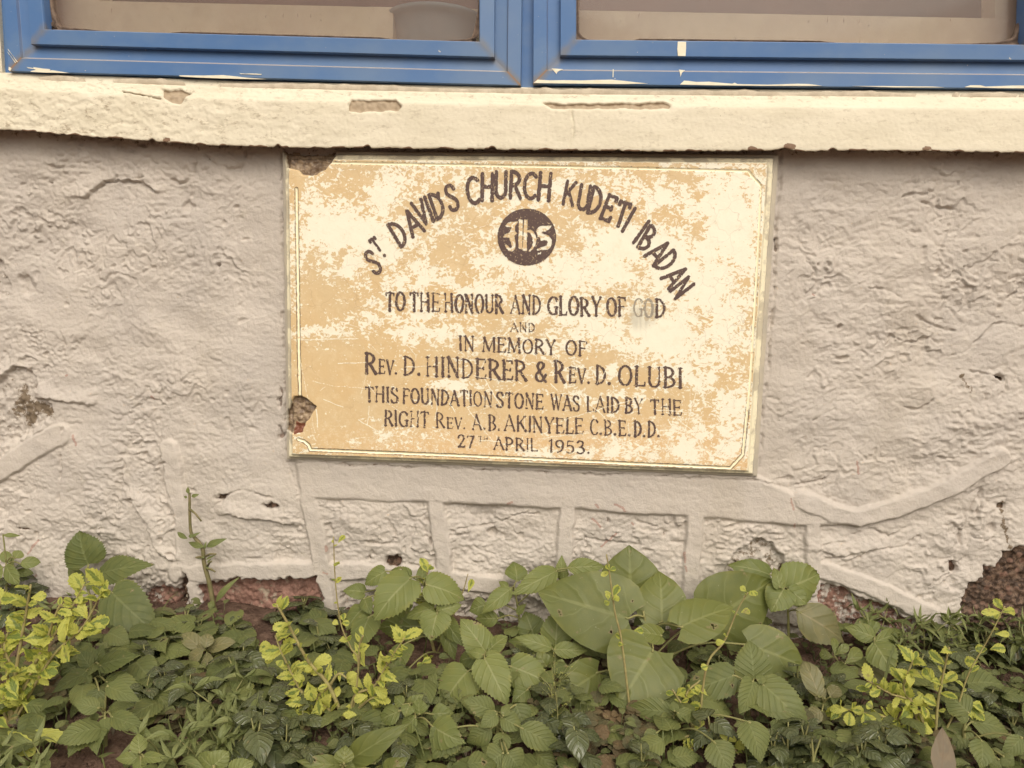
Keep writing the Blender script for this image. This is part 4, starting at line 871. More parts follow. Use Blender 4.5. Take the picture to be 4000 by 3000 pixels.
def place_leaf(reg, bx, by, tx, ty, wz, d, rnd, N=None, el=(22, 55), az=30):
    """leaf whose stalk end and tip were surveyed at (bx,by),(tx,ty); wz its width there; d metres from the wall"""
    b = ux(reg, bx, by); t = ux(reg, tx, ty); d = max(d, dg(b, .028)+rnd.uniform(0, .02)); B = P(b[0], b[1], d)
    for _ in range(12):
        Nn = tilt_normal(rnd, el, az) if N is None else N
        T = PN(t[0], t[1], B, Nn)
        if -T[1] > .012 and T[2] > .008 and -T[1] < d+.22 and np.linalg.norm(T-B) < .32: break
    else:
        T = P(t[0], t[1], max(.015, d+.01, dg(t, .012))); ax = T-B; Nn = np.array([0, -.8, .6]); Nn = Nn-ax*np.dot(Nn, ax)/np.dot(ax, ax); Nn = Nn/np.linalg.norm(Nn)
    a = (T-B)/np.linalg.norm(T-B); Wd = np.cross(Nn, a); Wd /= np.linalg.norm(Wd); mid = (B+T)/2
    p0, p1 = projp(mid-Wd*.005), projp(mid+Wd*.005); ppm = np.linalg.norm(p1-p0)/.01
    im = np.array(t)-np.array(b); im = im/(np.linalg.norm(im)+1e-6); wv = (p1-p0)/.01; perp = abs(wv[0]*im[1]-wv[1]*im[0])
    wd = (wz/1.659)/max(perp, ppm*.55, 300)
    return B, T, Nn, wd
def nearest(p, line):
    best = None
    for a, b in zip(line[:-1], line[1:]):
        ab = b-a; t = max(0, min(1, np.dot(p-a, ab)/(np.dot(ab, ab)+1e-9))); q = a+ab*t; dd = np.linalg.norm(q-p)
        if best is None or dd < best[0]: best = (dd, q)
    return best[1]
def plant(name, label, cat, reg, root, stem, d, leaves, mat, shape, teeth, smat=MSTEM, r0=.0035, group=None, lobe=0.0, seed=1, el=(22, 55), az=30, part="leaf", **kw):
    """a plant with each surveyed leaf a part of its own; stem: surveyed points from the top down, rooted in the soil"""
    rnd = random.Random(seed)
    d = max(d, float(np.median([dg(ux(reg, l[0], l[1]), .035) for l in leaves])))
    rx, rd = P(*ux(reg, *root), d)[0], d
    gz = float(ground_z(rx, rd)); base = np.array([rx, -rd, gz-.01])
    rt = empty(name, base, label, cat, group)
    line = [p for p in (P(*ux(reg, x, y), d) for x, y in stem) if p[2] > gz+.012]+[base]
    if len(line) < 2: line = [base+np.array([.002, 0, .03]), base]
    lp = smooth_pts(line, 5); sa = Acc(); n_ = len(lp)
    sa.add(*tube(lp, [r0*(.45+.55*i/n_) for i in range(n_)]))
    out = []
    for lf in leaves:
        bx, by, tx, ty, wz = lf[:5]; o = lf[5] if len(lf) > 5 else {}
        dd = d+o.get('dd', rnd.uniform(-.02, .03))
        B, T, Nn, wd = place_leaf(o.get('reg', reg), bx, by, tx, ty, wz, max(.02, dd), rnd, None, o.get('el', el), o.get('az', az))
        k = dict(shape=shape, teeth=teeth, lobe=lobe, rnd=rnd); k.update(kw); k.update({q: o[q] for q in ('shape', 'teeth', 'lobe', 'fold', 'cup', 'bend', 'droop', 'bite', 'puck') if q in o})
        V, F, lu, lv = leaf_geo(B, T, Nn, wd, **k); ti = o.get('tint', rnd.uniform(.15, .85))
        lo = mesh(part, V, F, o.get('mat', mat), rt, True, {"lu": lu, "lv": lv, "tint": [ti]*len(V)}); out.append(lo)
        q = nearest(B+np.array([0, 0, -.35*np.linalg.norm(B-nearest(B, lp))]), lp); c = (q+B)/2+np.array([0, 0, .12*np.linalg.norm(q-B)])
        pp = smooth_pts([q, c, B, B+(T-B)*.04], 4); sa.add(*tube(pp, [r0*.42]*(len(pp)), 5))
    sa.build("stem", smat, rt)
    return rt, out

NK = dict(fold=.18, cup=.22, bend=.07, droop=.12, puck=.035)
# the broad heart-leaved seedling
plant("heart_leaf_seedling", "large seedling with broad smooth heart shaped leaves, its lobes overlapping against the wall", "plant", 'D', (40, 1250), [(20, 640), (60, 840), (70, 1000)], .15, [
    (-75, 690, -665, 517, 520, {'shape': 'wide', 'dd': .02, 'tint': .35, 'el': (20, 28), 'az': 10}), (55-115, 560, -10-60, 215, 430, {'shape': 'wide', 'dd': -.07, 'tint': .2, 'el': (15, 25), 'az': 12}),
    (142, 712, 130, 372, 335, {'dd': .0, 'tint': .7, 'el': (28, 38), 'az': 8}), (262, 745, 610, 600, 310, {'dd': .06, 'tint': .75, 'el': (40, 50), 'az': 12}),
    (470, 690, 866, 440, 500, {'dd': -.06, 'tint': .2, 'el': (15, 24), 'az': 8, 'shape': 'wide'}), (85, 893, -125, 1235, 560, {'shape': 'wide', 'dd': .09, 'tint': .4, 'el': (34, 44), 'az': 8, 'bite': (.02, .14, 1)}),
    (-270, 1040, -560, 1228, 290, {'dd': .06, 'tint': .3, 'el': (35, 45), 'az': 10}), (700, 860, 1090, 1005, 330, {'dd': .03, 'tint': .25, 'el': (30, 40), 'az': 12}),
    (138, 800, -45, 770, 135, {'dd': .05, 'tint': .8, 'el': (35, 50)})], LHEART, 'heart', 0, r0=.0045, lobe=.15, seed=21, fold=.10, cup=.14, bend=.04, droop=.09, puck=.022, ncol=13)
# wrinkled dark plant to its right
plant("wrinkled_leaf_plant", "wrinkled round leaved plant between the heart shaped leaves and the lowest mortar rib", "plant", 'D', (960, 1000), [(945, 492), (960, 650)], .055, [
    (945, 492, 1165, 400, 300, {'dd': .0, 'tint': .6, 'shape': 'wide'}), (930, 498, 850, 650, 215, {'dd': .02, 'tint': .3, 'shape': 'wide'}), (960, 505, 1085, 600, 130, {'tint': .3}), (905, 490, 868, 355, 80, {'tint': .7}),
    (840, 405, 565, 340, 140, {'dd': -.02, 'tint': .0}), (1035, 650, 1342, 850, 240, {'dd': .03, 'tint': .05, 'mat': LBRONZE, 'shape': 'ovate'})], LPALE, 'wide', 12, lobe=.08, seed=22, el=(22, 40), az=20, puck=.07, fold=.1, cup=.2, tooth=.03)
# toothed weeds, each traced leaf by leaf
G_T = "toothed weeds in the bed"
plant("toothed_weed", "toothed weed with a dark pointed leaf standing up against the wall on the left", "weed", 'A', (600, 1150), [(575, 340), (560, 440), (590, 600), (610, 900)], .07, [
    (572, 338, 500, 122, 285, {'dd': -.02, 'tint': .0, 'el': (5, 15), 'az': 10, 'shape': 'wide'}), (648, 400, 968, 332, 172, {'dd': .0, 'tint': .25, 'el': (20, 32)}), (545, 468, 428, 345, 92, {'tint': .3}), (690, 425, 545, 497, 95, {'tint': .4}),
    (722, 520, 1008, 790, 310, {'dd': .06, 'tint': .1, 'el': (38, 48), 'az': 12, 'shape': 'wide'}), (1000, 650, 1195, 850, 200, {'dd': .02, 'tint': .0, 'mat': LBRONZE}), (640, 650, 760, 770, 90, {'tint': .1})], LNET, 'ovate', 15, group=G_T, lobe=.07, seed=31, **NK)  # the bronze leaf lies in shade, put in as the darkest tint
plant("toothed_weed", "dark toothed weed whorl low beside the yellow shrub at the left edge", "weed", 'A', (600, 1200), [(600, 1000), (600, 1080)], .20, [
    (515, 985, 385, 1060, 150, {'tint': .05}), (560, 1030, 438, 1168, 150, {'tint': .1}), (602, 1000, 575, 858, 115, {'tint': .1}), (650, 995, 885, 925, 135, {'tint': .05}), (640, 1150, 600, 1270, 130, {'tint': .1}), (690, 1100, 930, 1120, 150, {'tint': .0}), (590, 1010, 500, 880, 110, {'tint': .0}), (620, 1000, 660, 860, 90, {'tint': 0})], LNET, 'ovate', 13, group=G_T, lobe=.05, seed=32, **NK)
plant("toothed_weed", "grey green toothed weed low in the bed at lower left with drooping pointed leaves", "weed", 'A', (680, 1480), [(680, 1290), (685, 1350)], .31, [
    (695, 1130, 900, 1218, 130, {'tint': .6}), (640, 1270, 470, 1235, 125, {'tint': .6}), (705, 1290, 860, 1240, 85, {'tint': .8}), (725, 1325, 950, 1408, 140, {'tint': .5}), (680, 1335, 685, 1450, 95, {'tint': .7}), (645, 1330, 560, 1330, 60, {'tint': .5}), (600, 1390, 435, 1578, 160, {'tint': .6}), (660, 1290, 640, 1190, 70, {'tint': .7})], LNET, 'ovate', 12, group=G_T, lobe=.05, seed=33, **NK)
plant("toothed_weed", "small pale toothed weed at the bottom edge, left of the narrow leaved weeds", "weed", 'A', (915, 1655), [(912, 1570), (915, 1600)], .40, [
    (905, 1560, 890, 1425, 115, {'tint': .9}), (915, 1575, 915, 1700, 115, {'tint': .9}), (900, 1590, 738, 1600, 85, {'tint': .8}), (930, 1585, 1092, 1600, 80, {'tint': .8})], LPALE, 'ovate', 9, group=G_T, lobe=.05, seed=34, **NK)
plant("toothed_weed", "tall toothed weed with a green bud at its top, below the middle mortar panels", "weed", 'B', (1400, 1150), [(1250, 440), (1280, 560), (1330, 650), (1400, 900)], .10, [
    (870, 520, 728, 505, 105, {'dd': -.04, 'tint': .3, 'reg': 'B'}), (1005, 385, 862, 470, 120, {'dd': -.03, 'tint': .4}), (1168, 430, 918, 695, 245, {'dd': .04, 'tint': .6, 'el': (35, 45)}), (1165, 425, 1030, 375, 110, {'dd': 0, 'tint': .5}),
    (1268, 470, 1530, 560, 205, {'dd': .04, 'tint': .7, 'el': (32, 42)}), (1238, 450, 1250, 328, 75, {'dd': -.01, 'tint': .5}), (1320, 625, 1135, 680, 115, {'dd': .04, 'tint': .6}), (1345, 640, 1502, 600, 110, {'dd': .05, 'tint': .7}), (1340, 655, 1295, 835, 200, {'dd': .07, 'tint': .6, 'el': (42, 52)}),
    (1240, 740, 940, 745, 190, {'dd': -.01, 'tint': .0}), (900, 680, 820, 910, 170, {'dd': .02, 'tint': .3}), (870, 560, 905, 660, 90, {'dd': -.02, 'tint': .3}), (860, 625, 745, 760, 130, {'dd': -.02, 'tint': .2}), (1400, 760, 1450, 960, 110, {'dd': .03, 'tint': .1}), (1120, 860, 1090, 1030, 150, {'dd': .06, 'tint': .1}), (1150, 570, 1090, 690, 90, {'dd': .02, 'tint': .5}),  # low tints here put the shade on the back leaves into their colour
    (1150, 1020, 1060, 1230, 220, {'dd': .09, 'tint': .05}), (1390, 700, 1500, 860, 120, {'dd': .02, 'tint': .1})], LPALE, 'wide', 13, group=G_T, lobe=.06, seed=35, **NK)
plant("toothed_weed", "toothed weed with a tall leaf whorl against the wall left of the heart leaves", "weed", 'C', (560, 1000), [(510, 480), (540, 650), (560, 800)], .06, [
    (530, 445, 512, 310, 138, {'dd': -.01, 'tint': .2}), (490, 498, 298, 655, 125, {'dd': .02, 'tint': .6}), (470, 490, 410, 445, 50, {'tint': .5}), (785, 382, 498, 532, 160, {'dd': .01, 'tint': .65}), (820, 438, 818, 278, 82, {'tint': .7, 'el': (10, 20)}), (868, 362, 1110, 350, 120, {'dd': .01, 'tint': .6}), (835, 380, 830, 450, 70, {'tint': .6}),
    (640, 800, 580, 640, 185, {'dd': -.01, 'tint': .1}), (530, 660, 590, 590, 50, {'tint': .4}), (405, 690, 255, 690, 110, {'dd': .03, 'tint': .3}), (330, 600, 215, 640, 130, {'dd': 0, 'tint': .3})], LPALE, 'ovate', 14, group=G_T, lobe=.05, seed=36, **NK)
plant("toothed_weed", "bright green toothed weed with big drooping leaves in front of the middle of the bed", "weed", 'C', (300, 1400), [(320, 920), (300, 1050), (290, 1200)], .24, [
    (325, 908, 168, 685, 200, {'dd': -.02, 'tint': .7, 'el': (25, 35)}), (320, 950, 470, 1245, 235, {'dd': .04, 'tint': .85, 'el': (38, 48), 'az': 12}), (212, 1032, 35, 1260, 255, {'dd': .03, 'tint': .7, 'el': (38, 50)}), (488, 1000, 765, 1115, 230, {'dd': .0, 'tint': .45, 'el': (35, 45)}),
    (345, 900, 468, 795, 120, {'tint': .4}), (310, 925, 215, 900, 70, {'tint': .8}), (335, 935, 415, 900, 60, {'tint': .8}), (280, 940, 150, 960, 130, {'dd': -.04, 'tint': 0}), (340, 1000, 500, 1180, 200, {'dd': -.06, 'tint': 0})], LPALE, 'wide', 14, group=G_T, lobe=.06, seed=37, **NK)
plant("toothed_weed", "toothed weed with three smooth spread leaves left of the hole eaten heart leaf", "weed", 'C', (775, 1300), [(768, 900), (770, 1000), (772, 1150)], .17, [
    (780, 885, 800, 600, 205, {'dd': -.02, 'tint': .45, 'el': (22, 30), 'az': 8}), (752, 880, 515, 805, 112, {'tint': .7}), (772, 890, 995, 900, 112, {'tint': .7}), (720, 1000, 660, 900, 110, {'dd': .03, 'tint': .3, 'mat': LHEART, 'teeth': 0}), (770, 1000, 860, 1040, 130, {'dd': .04, 'tint': .4, 'teeth': 0}), (700, 870, 460, 830, 130, {'dd': -.05, 'tint': .1}),
    (600, 1150, 500, 1230, 130, {'dd': 0, 'tint': 0})], LPALE, 'ovate', 13, group=G_T, lobe=.04, seed=38, **NK)
plant("toothed_weed", "veined toothed weed with a large leaf pointing down right, in front of the heart leaves", "weed", 'D', (700, 1500), [(740, 1095), (700, 1200), (645, 1380)], .27, [
    (738, 1090, 712, 830, 240, {'dd': -.03, 'tint': .6, 'el': (25, 35), 'az': 10}), (733, 1095, 655, 1308, 155, {'dd': .02, 'tint': .65}), (792, 1115, 1112, 1420, 240, {'dd': .02, 'tint': .6, 'el': (38, 46), 'az': 12}), (612, 1060, 245, 1195, 235, {'dd': .0, 'tint': .35, 'el': (36, 46)}), (760, 1090, 830, 1075, 60, {'tint': .5})], LNET, 'wide', 16, group=G_T, lobe=.06, seed=39, **NK)
plant("toothed_weed", "toothed weed on a straight pale stalk near the bottom edge, right of the clover patch", "weed", 'D', (215, 1690), [(218, 1300), (212, 1450)], .33, [
    (205, 1295, -98, 1265, 165, {'dd': .0, 'tint': .45}), (242, 1300, 395, 1340, 95, {'tint': .5}), (225, 1290, 215, 1220, 60, {'tint': .5}), (700, 1360, 795, 1622, 200, {'dd': .06, 'tint': .7}), (480, 1490, 585, 1700, 200, {'dd': .08, 'tint': .55}), (110, 1430, 10, 1500, 110, {'tint': .2}), (200, 1320, 120, 1370, 80, {'tint': .5})], LNET, 'ovate', 14, group=G_T, lobe=.05, seed=40, **NK)
plant("toothed_weed", "low toothed weed with a ragged little leaf crown beside bare soil, bottom centre", "weed", 'C', (400, 1500), [(400, 1300), (405, 1400)], .34, [
    (380, 1290, 185, 1215, 150, {'tint': .6}), (400, 1310, 290, 1395, 110, {'tint': .6}), (430, 1330, 570, 1410, 140, {'tint': .5}), (440, 1320, 480, 1240, 60, {'tint': .6}), (360, 1405, 195, 1500, 150, {'tint': .6}), (560, 1400, 830, 1535, 180, {'dd': .03, 'tint': .65}), (520, 1250, 590, 1420, 160, {'dd': -.03, 'tint': .2}), (440, 1430, 415, 1600, 120, {'dd': .02, 'tint': .7}), (120, 1400, -20, 1600, 220, {'dd': .03, 'tint': .4}), (440, 1560, 330, 1640, 200, {'dd': .06, 'tint': .4}), (470, 1560, 560, 1680, 180, {'dd': .06, 'tint': .4})], LNET, 'ovate', 12, group=G_T, lobe=.05, seed=41, **NK)
plant("toothed_weed", "grey green toothed weed between the seedling and the yellow shrub at bottom centre left", "weed", 'B', (1180, 1450), [(1180, 1250), (1190, 1330)], .26, [
    (1095, 1290, 945, 1360, 130, {'tint': .35}), (1210, 1340, 1240, 1500, 130, {'tint': .6}), (1200, 1330, 1100, 1450, 110, {'tint': .5}), (1310, 1310, 1450, 1300, 130, {'tint': .25}), (1225, 1310, 1220, 1200, 110, {'tint': .4}), (1120, 1250, 1060, 1190, 80, {'tint': .5}), (1150, 1270, 1250, 1180, 90, {'tint': .3}), (1310, 1390, 1510, 1500, 230, {'dd': .05, 'tint': .45}), (1160, 1250, 1130, 1330, 90, {'tint': .4})], LPALE, 'ovate', 12, group=G_T, lobe=.04, seed=42, **NK)
plant("toothed_weed", "toothed weed with two spread leaves over one drooping leaf, right of the dark bronze leaf", "weed", 'E', (690, 1050), [(688, 820), (690, 920)], .09, [
    (690, 810, 498, 742, 118, {'tint': .6}), (700, 838, 902, 760, 105, {'tint': .6}), (690, 850, 822, 1058, 200, {'dd': .03, 'tint': .5, 'el': (35, 45)}), (680, 800, 600, 690, 160, {'dd': -.03, 'tint': .3}), (610, 950, 740, 1130, 170, {'dd': 0, 'tint': .0, 'mat': LBRONZE})], LPALE, 'ovate', 13, group=G_T, lobe=.05, seed=43, **NK)
plant("toothed_weed", "pale veined toothed weed at lower right beside the dry brown leaf", "weed", 'E', (1290, 1600), [(1290, 1310), (1270, 1430)], .32, [
    (1300, 1300, 1140, 1165, 165, {'tint': .4}), (1320, 1360, 1578, 1415, 160, {'tint': .5}), (1275, 1380, 1195, 1565, 185, {'tint': .6}), (1300, 1340, 1200, 1310, 80, {'tint': .7}), (1380, 1480, 1390, 1670, 155, {'dd': .05, 'tint': .4}), (1640, 1460, 1510, 1600, 140, {'dd': .04, 'tint': .5}), (1490, 1600, 1440, 1670, 100, {'dd': .06, 'tint': .7}), (1520, 1580, 1600, 1650, 100, {'dd': .06, 'tint': .7})], LNET, 'ovate', 14, group=G_T, lobe=.05, seed=44, **NK)
plant("toothed_weed", "pale leaved toothed weed cut by the bottom edge, in front of the narrow leaved weeds", "weed", 'A', (1400, 1720), [(1380, 1640), (1390, 1680)], .43, [
    (1390, 1660, 1280, 1570, 170, {'tint': .8}), (1380, 1650, 1480, 1550, 150, {'tint': .8}), (1500, 1700, 1640, 1620, 150, {'tint': .8}), (1400, 1690, 1500, 1740, 120, {'tint': .6})], LPALE, 'wide', 11, group=G_T, lobe=.05, seed=45, **NK)
plant("toothed_weed", "weed with narrow ribbed leaves against the wall at the left edge", "weed", 'A', (40, 620), [(40, 330), (40, 450)], .05, [
    (130, 335, 262, 320, 75, {'tint': .6}), (60, 330, 15, 250, 80, {'tint': .6}), (100, 300, 135, 248, 75, {'tint': .7}), (40, 340, 110, 470, 90, {'tint': .3}), (20, 150, 132, 152, 30, {'tint': .6, 'shape': 'lance', 'teeth': 0}), (90, 390, 215, 395, 60, {'tint': .3}), (20, 360, -60, 400, 110, {'tint': .5}), (90, 350, 60, 290, 60, {'tint': .7})], LPALE, 'ellip', 10, group=G_T, seed=46, **NK)
# broad pale weed at the bottom
plant("broad_weed", "broad pale weed with long spreading leaves from one centre at the bottom edge", "weed", 'B', (725, 1690), [(725, 1640), (728, 1660)], .40, [
    (720, 1640, 425, 1615, 130, {'tint': .6}), (735, 1630, 745, 1508, 130, {'tint': .7}), (760, 1620, 1160, 1370, 190, {'tint': .15, 'dd': -.02}), (745, 1645, 890, 1670, 100, {'tint': .6}), (935, 1630, 935, 1475, 105, {'dd': .0, 'tint': .9}), (1000, 1700, 1150, 1590, 150, {'tint': .2})], LHEART, 'ovate', 0, seed=51, lobe=.02, puck=.04)
plant("small_leaf_seedling", "small bright seedling with rounded smooth leaves beside the bronze leaf", "plant", 'E', (450, 1050), [(432, 930), (470, 1000), (450, 1040)], .15, [
    (432, 930, 430, 812, 56), (440, 925, 522, 860, 66), (425, 940, 333, 918, 66), (497, 985, 602, 885, 95), (490, 1008, 385, 1030, 56), (503, 1000, 578, 1065, 84)], LHEART, 'obov', 0, seed=52, r0=.002)
plant("bronze_leaf_seedling", "pale bronze seedling with star spread leaves at the foot of the tall bare stem", "plant", 'A', (1420, 1080), [(1325, 895), (1390, 960)], .12, [
    (1310, 890, 1178, 785, 115), (1330, 880, 1350, 785, 92), (1345, 890, 1522, 838, 92), (1315, 905, 1220, 978, 86), (1340, 910, 1372, 1085, 86), (1330, 890, 1260, 880, 60)], LBRONZE, 'ellip', 0, seed=53, r0=.002, el=(35, 60))
plant("soft_weed", "soft dull green weed with wavy leaves standing over dark soil right of centre", "weed", 'D', (1190, 1330), [(1190, 1240), (1190, 1280)], .24, [
    (1160, 1200, 1060, 960, 140, {'tint': .2}), (1200, 1210, 1130, 1150, 90, {'tint': .3}), (1230, 1200, 1290, 1130, 110, {'tint': .3}), (1180, 1290, 1090, 1340, 120, {'tint': .5}), (1190, 1300, 1230, 1380, 90, {'tint': .5})], LBRONZE, 'ellip', 0, seed=54, puck=.08)

# ---- plants whose leaves are small: stem and foliage parts
def small_plant(name, label, cat, group, root3, stems, lfs, mat, smat, r0, part="foliage"):
    rt = empty(name, root3, label, cat, group); sa = Acc(); fa_ = Acc()
    for s_, r_ in stems: sa.add(*tube(s_, [r_*(1-.58*i/len(s_)) for i in range(len(s_))], 5))
    for (V, F, lu, lv), ti in lfs: fa_.add(V, F, lu=np.array(lu), lv=np.array(lv), tint=ti)
    if stems: sa.build("stem", smat, rt)
    if lfs: fa_.build(part, mat, rt)
    return rt
def shrub(label, reg, root, d, stems, seed, lsz=62, dens=34, extra=(), bare=()):
    rnd = random.Random(seed); d = max(d, dg(ux(reg, *root), 0)); rx = P(*ux(reg, *root), d)[0]; base = np.array([rx, -d, float(ground_z(rx, d))-.01])
    ST = []; LF = []
    for si, st in enumerate(stems):
        n_ = len(st); off = rnd.uniform(-.03, .03)
        pts = [P(*ux(reg, x, y), max(.03, d+off*(k/(n_)), dg(ux(reg, x, y), .02))) for k, (x, y) in enumerate(st)]
        if st[0] == root: pts = [base]+pts[1:]
        lp = smooth_pts(pts, 6); ST.append((lp, (.0036 if si == 0 else .0027)*(.62 if si in bare else 1)))
        acc = 0; i = 1
        px_ = [projp(p) for p in lp]; tot = 0
        if si in bare: dn = dens*3.2
        else: dn = dens
        for k in range(1, len(lp)):
            seg = np.linalg.norm(px_[k]-px_[k-1])*1.659; acc += seg; tot += seg
            while acc > dn:
                acc -= dn
                t = (lp[k]-lp[k-1]); t = t/np.linalg.norm(t)
                fr_ = k/len(lp)
                if fr_ < .25 and rnd.random() < .6: continue
                for sgn in (-1, 1):
                    if rnd.random() < .30: continue
                    q0 = rnd.uniform(0, 6.28); side = np.array([math.cos(q0)*.9, -.65+.5*math.sin(q0), .35*math.sin(q0*2)])
                    side = np.cross(t, side); side /= np.linalg.norm(side)+1e-6
                    dr = side*sgn*.85+t*rnd.uniform(.1, .7)+np.array([0, -.35, .15]); dr /= np.linalg.norm(dr)
                    L = lsz*rnd.uniform(.35, 1.2)*(1 if si not in bare else .6)/1.659/2080*(D0-d)/D0*1.5
                    N = np.array([rnd.uniform(-.45, .45), -rnd.uniform(.35, .9), rnd.uniform(.4, 1.0)]); N = N-dr*np.dot(N, dr); N /= np.linalg.norm(N)
                    B = lp[k-1]+(lp[k]-lp[k-1])*rnd.random()
                    LF.append((leaf_geo(B, B+dr*L, N, L*rnd.uniform(.42, .62), rnd.choice(['obov', 'ellip', 'ovate']), 5, rnd.uniform(.05, .4), .15, rnd.uniform(-.1, .15), rnd.uniform(0, .3), 0, .09, rnd, 5, .22), rnd.random()))
    for (bx, by, tx, ty, wz) in extra:
        B, T, N, wd = place_leaf(reg, bx, by, tx, ty, wz, d+rnd.uniform(-.02, .03), rnd)
        LF.append((leaf_geo(B, T, N, wd, 'obov', 6, .2, .1, .08, .1, 0, .06, rnd, 7, .12), rnd.random()))
    return small_plant("variegated_shrub", label, "shrub", "yellow variegated shrubs", base, ST, LF, LVAR, MWOOD, .004)
shrub("yellow variegated shrub spilling in from the left edge of the bed", 'A', (60, 1330), .20, [[(60, 1330), (100, 1060), (150, 760), (200, 470)], [(60, 1330), (230, 980), (420, 700), (545, 470)], [(60, 1330), (330, 950), (540, 740), (695, 440)], [(60, 1330), (40, 1000), (-20, 700), (10, 560)], [(60, 1330), (170, 1100), (340, 1010)], [(60, 1330), (20, 1250), (60, 1080)], [(100, 1060), (30, 880), (60, 760)], [(230, 980), (300, 830), (380, 620), (410, 610)]], 61, 100, 44,
      [(150, 830, 320, 800, 110), (150, 1170, 210, 1060, 100), (120, 1200, 60, 1070, 90), (60, 1400, -20, 1340, 70), (50, 1420, 200, 1560, 130), (200, 1420, 440, 1470, 90), (140, 1230, 280, 1330, 90), (100, 1000, 0, 960, 70), (130, 560, 0, 560, 80), (200, 560, 300, 540, 60), (540, 770, 665, 750, 70), (460, 640, 390, 830, 70), (250, 1050, 365, 1040, 75), (240, 1040, 180, 1000, 60), (250, 1030, 320, 980, 60)])
shrub("yellow variegated shrub with one tall bare shoot in front of the lower mortar rib", 'B', (770, 1390), .20, [[(770, 1390), (640, 1130), (500, 960), (370, 720), (300, 600)], [(770, 1390), (560, 1210), (430, 1290)], [(640, 1130), (500, 1210), (350, 950), (290, 800)], [(770, 1390), (800, 1200), (930, 1130), (1030, 960), (1130, 815)], [(770, 1390), (830, 1000), (780, 880), (720, 740), (690, 560), (675, 370), (668, 160)], [(800, 1300), (880, 1230), (930, 1200)], [(640, 1130), (700, 1050), (760, 1080)], [(830, 1000), (840, 860), (860, 800)]], 62, 82, 40,
      [(870, 1000, 815, 885, 80), (860, 1140, 760, 1060, 75), (900, 1190, 960, 1300, 80), (890, 1190, 800, 1220, 60), (530, 1000, 650, 935, 70), (280, 880, 185, 870, 75), (330, 900, 215, 960, 75), (340, 960, 310, 1000, 60), (400, 1060, 480, 1090, 60), (830, 1330, 735, 1310, 60), (500, 1100, 540, 1220, 90), (540, 1300, 590, 1370, 50), (520, 1310, 415, 1295, 55), (840, 1230, 870, 1330, 60), (720, 720, 770, 720, 40), (735, 710, 730, 655, 44), (700, 730, 665, 705, 40), (700, 200, 740, 150, 30)], bare=(4,))
shrub("thin yellow variegated shoot rising across the biggest heart shaped leaf", 'C', (1290, 1100), .30, [[(1290, 1100), (1210, 850), (1165, 650), (1130, 400), (1110, 275)]], 63, 60, 90, [(1140, 560, 1195, 470, 50), (1150, 570, 1195, 555, 45), (1130, 580, 1100, 595, 40), (1120, 570, 1115, 525, 30), (1130, 390, 1075, 410, 34), (1130, 380, 1170, 360, 34), (1130, 375, 1110, 340, 34), (1220, 860, 1185, 855, 30), (1290, 770, 1350, 770, 40)], bare=(0,))
shrub("yellow variegated shoot leaning over the right hand heart leaf", 'D', (380, 1400), .31, [[(380, 1400), (430, 1010), (545, 840), (630, 640), (700, 520)], [(380, 1400), (300, 1300), (210, 1150)], [(380, 1400), (330, 1450), (250, 1480)], [(380, 1400), (300, 1200), (390, 1090)], [(380, 1400), (560, 1500), (640, 1570)], [(380, 1400), (450, 1420), (300, 1560)]], 64, 62, 46, [(655, 650, 715, 640, 44), (690, 515, 650, 485, 36), (715, 510, 730, 540, 34), (550, 840, 490, 850, 44), (440, 1000, 400, 1010, 50), (330, 1480, 370, 1500, 60), (560, 1490, 530, 1420, 50), (570, 1490, 620, 1460, 50)], bare=(0,))
shrub("yellow variegated shrub with leaves along arching twigs at the right", 'E', (1080, 1520), .25, [[(1080, 1520), (1040, 1430), (850, 1350), (600, 1300), (450, 1270)], [(1040, 1430), (930, 1230), (800, 1180), (640, 1090)], [(930, 1230), (880, 1130), (940, 960)], [(1080, 1520), (1100, 1250), (1130, 1080), (1175, 875)], [(1080, 1520), (1220, 1280), (1300, 1050), (1440, 800), (1535, 610)], [(1040, 1430), (960, 1330), (1030, 1250)], [(1220, 1280), (1330, 1260)], [(850, 1350), (900, 1260), (930, 1200)]], 65, 78, 46,
      [(520, 1285, 400, 1275, 60), (530, 1280, 625, 1290, 62), (525, 1295, 525, 1380, 76), (620, 1300, 665, 1385, 95), (680, 1270, 640, 1240, 60), (740, 1150, 810, 1150, 60), (730, 1150, 665, 1185, 64), (660, 1150, 575, 1140, 44), (1080, 1110, 1010, 1010, 72), (1140, 1110, 1222, 1040, 74), (1130, 1110, 1085, 1150, 60), (1420, 890, 1345, 885, 56), (1440, 890, 1540, 880, 62), (1360, 970, 1275, 970, 70), (1510, 650, 1390, 650, 48), (1520, 650, 1605, 640, 54), (1490, 640, 1480, 690, 46), (1030, 1340, 1130, 1340, 66), (1020, 1340, 1010, 1260, 62), (1020, 1360, 1020, 1440, 76), (830, 1340, 790, 1240, 80), (850, 1340, 940, 1270, 90), (840, 1360, 840, 1410, 60), (900, 1160, 830, 1130, 60), (920, 1140, 920, 1050, 60), (1310, 1240, 1405, 1280, 60), (940, 1000, 965, 900, 45), (930, 930, 885, 925, 34), (1470, 790, 1570, 790, 44), (870, 1410, 905, 1450, 60)], bare=(4,))
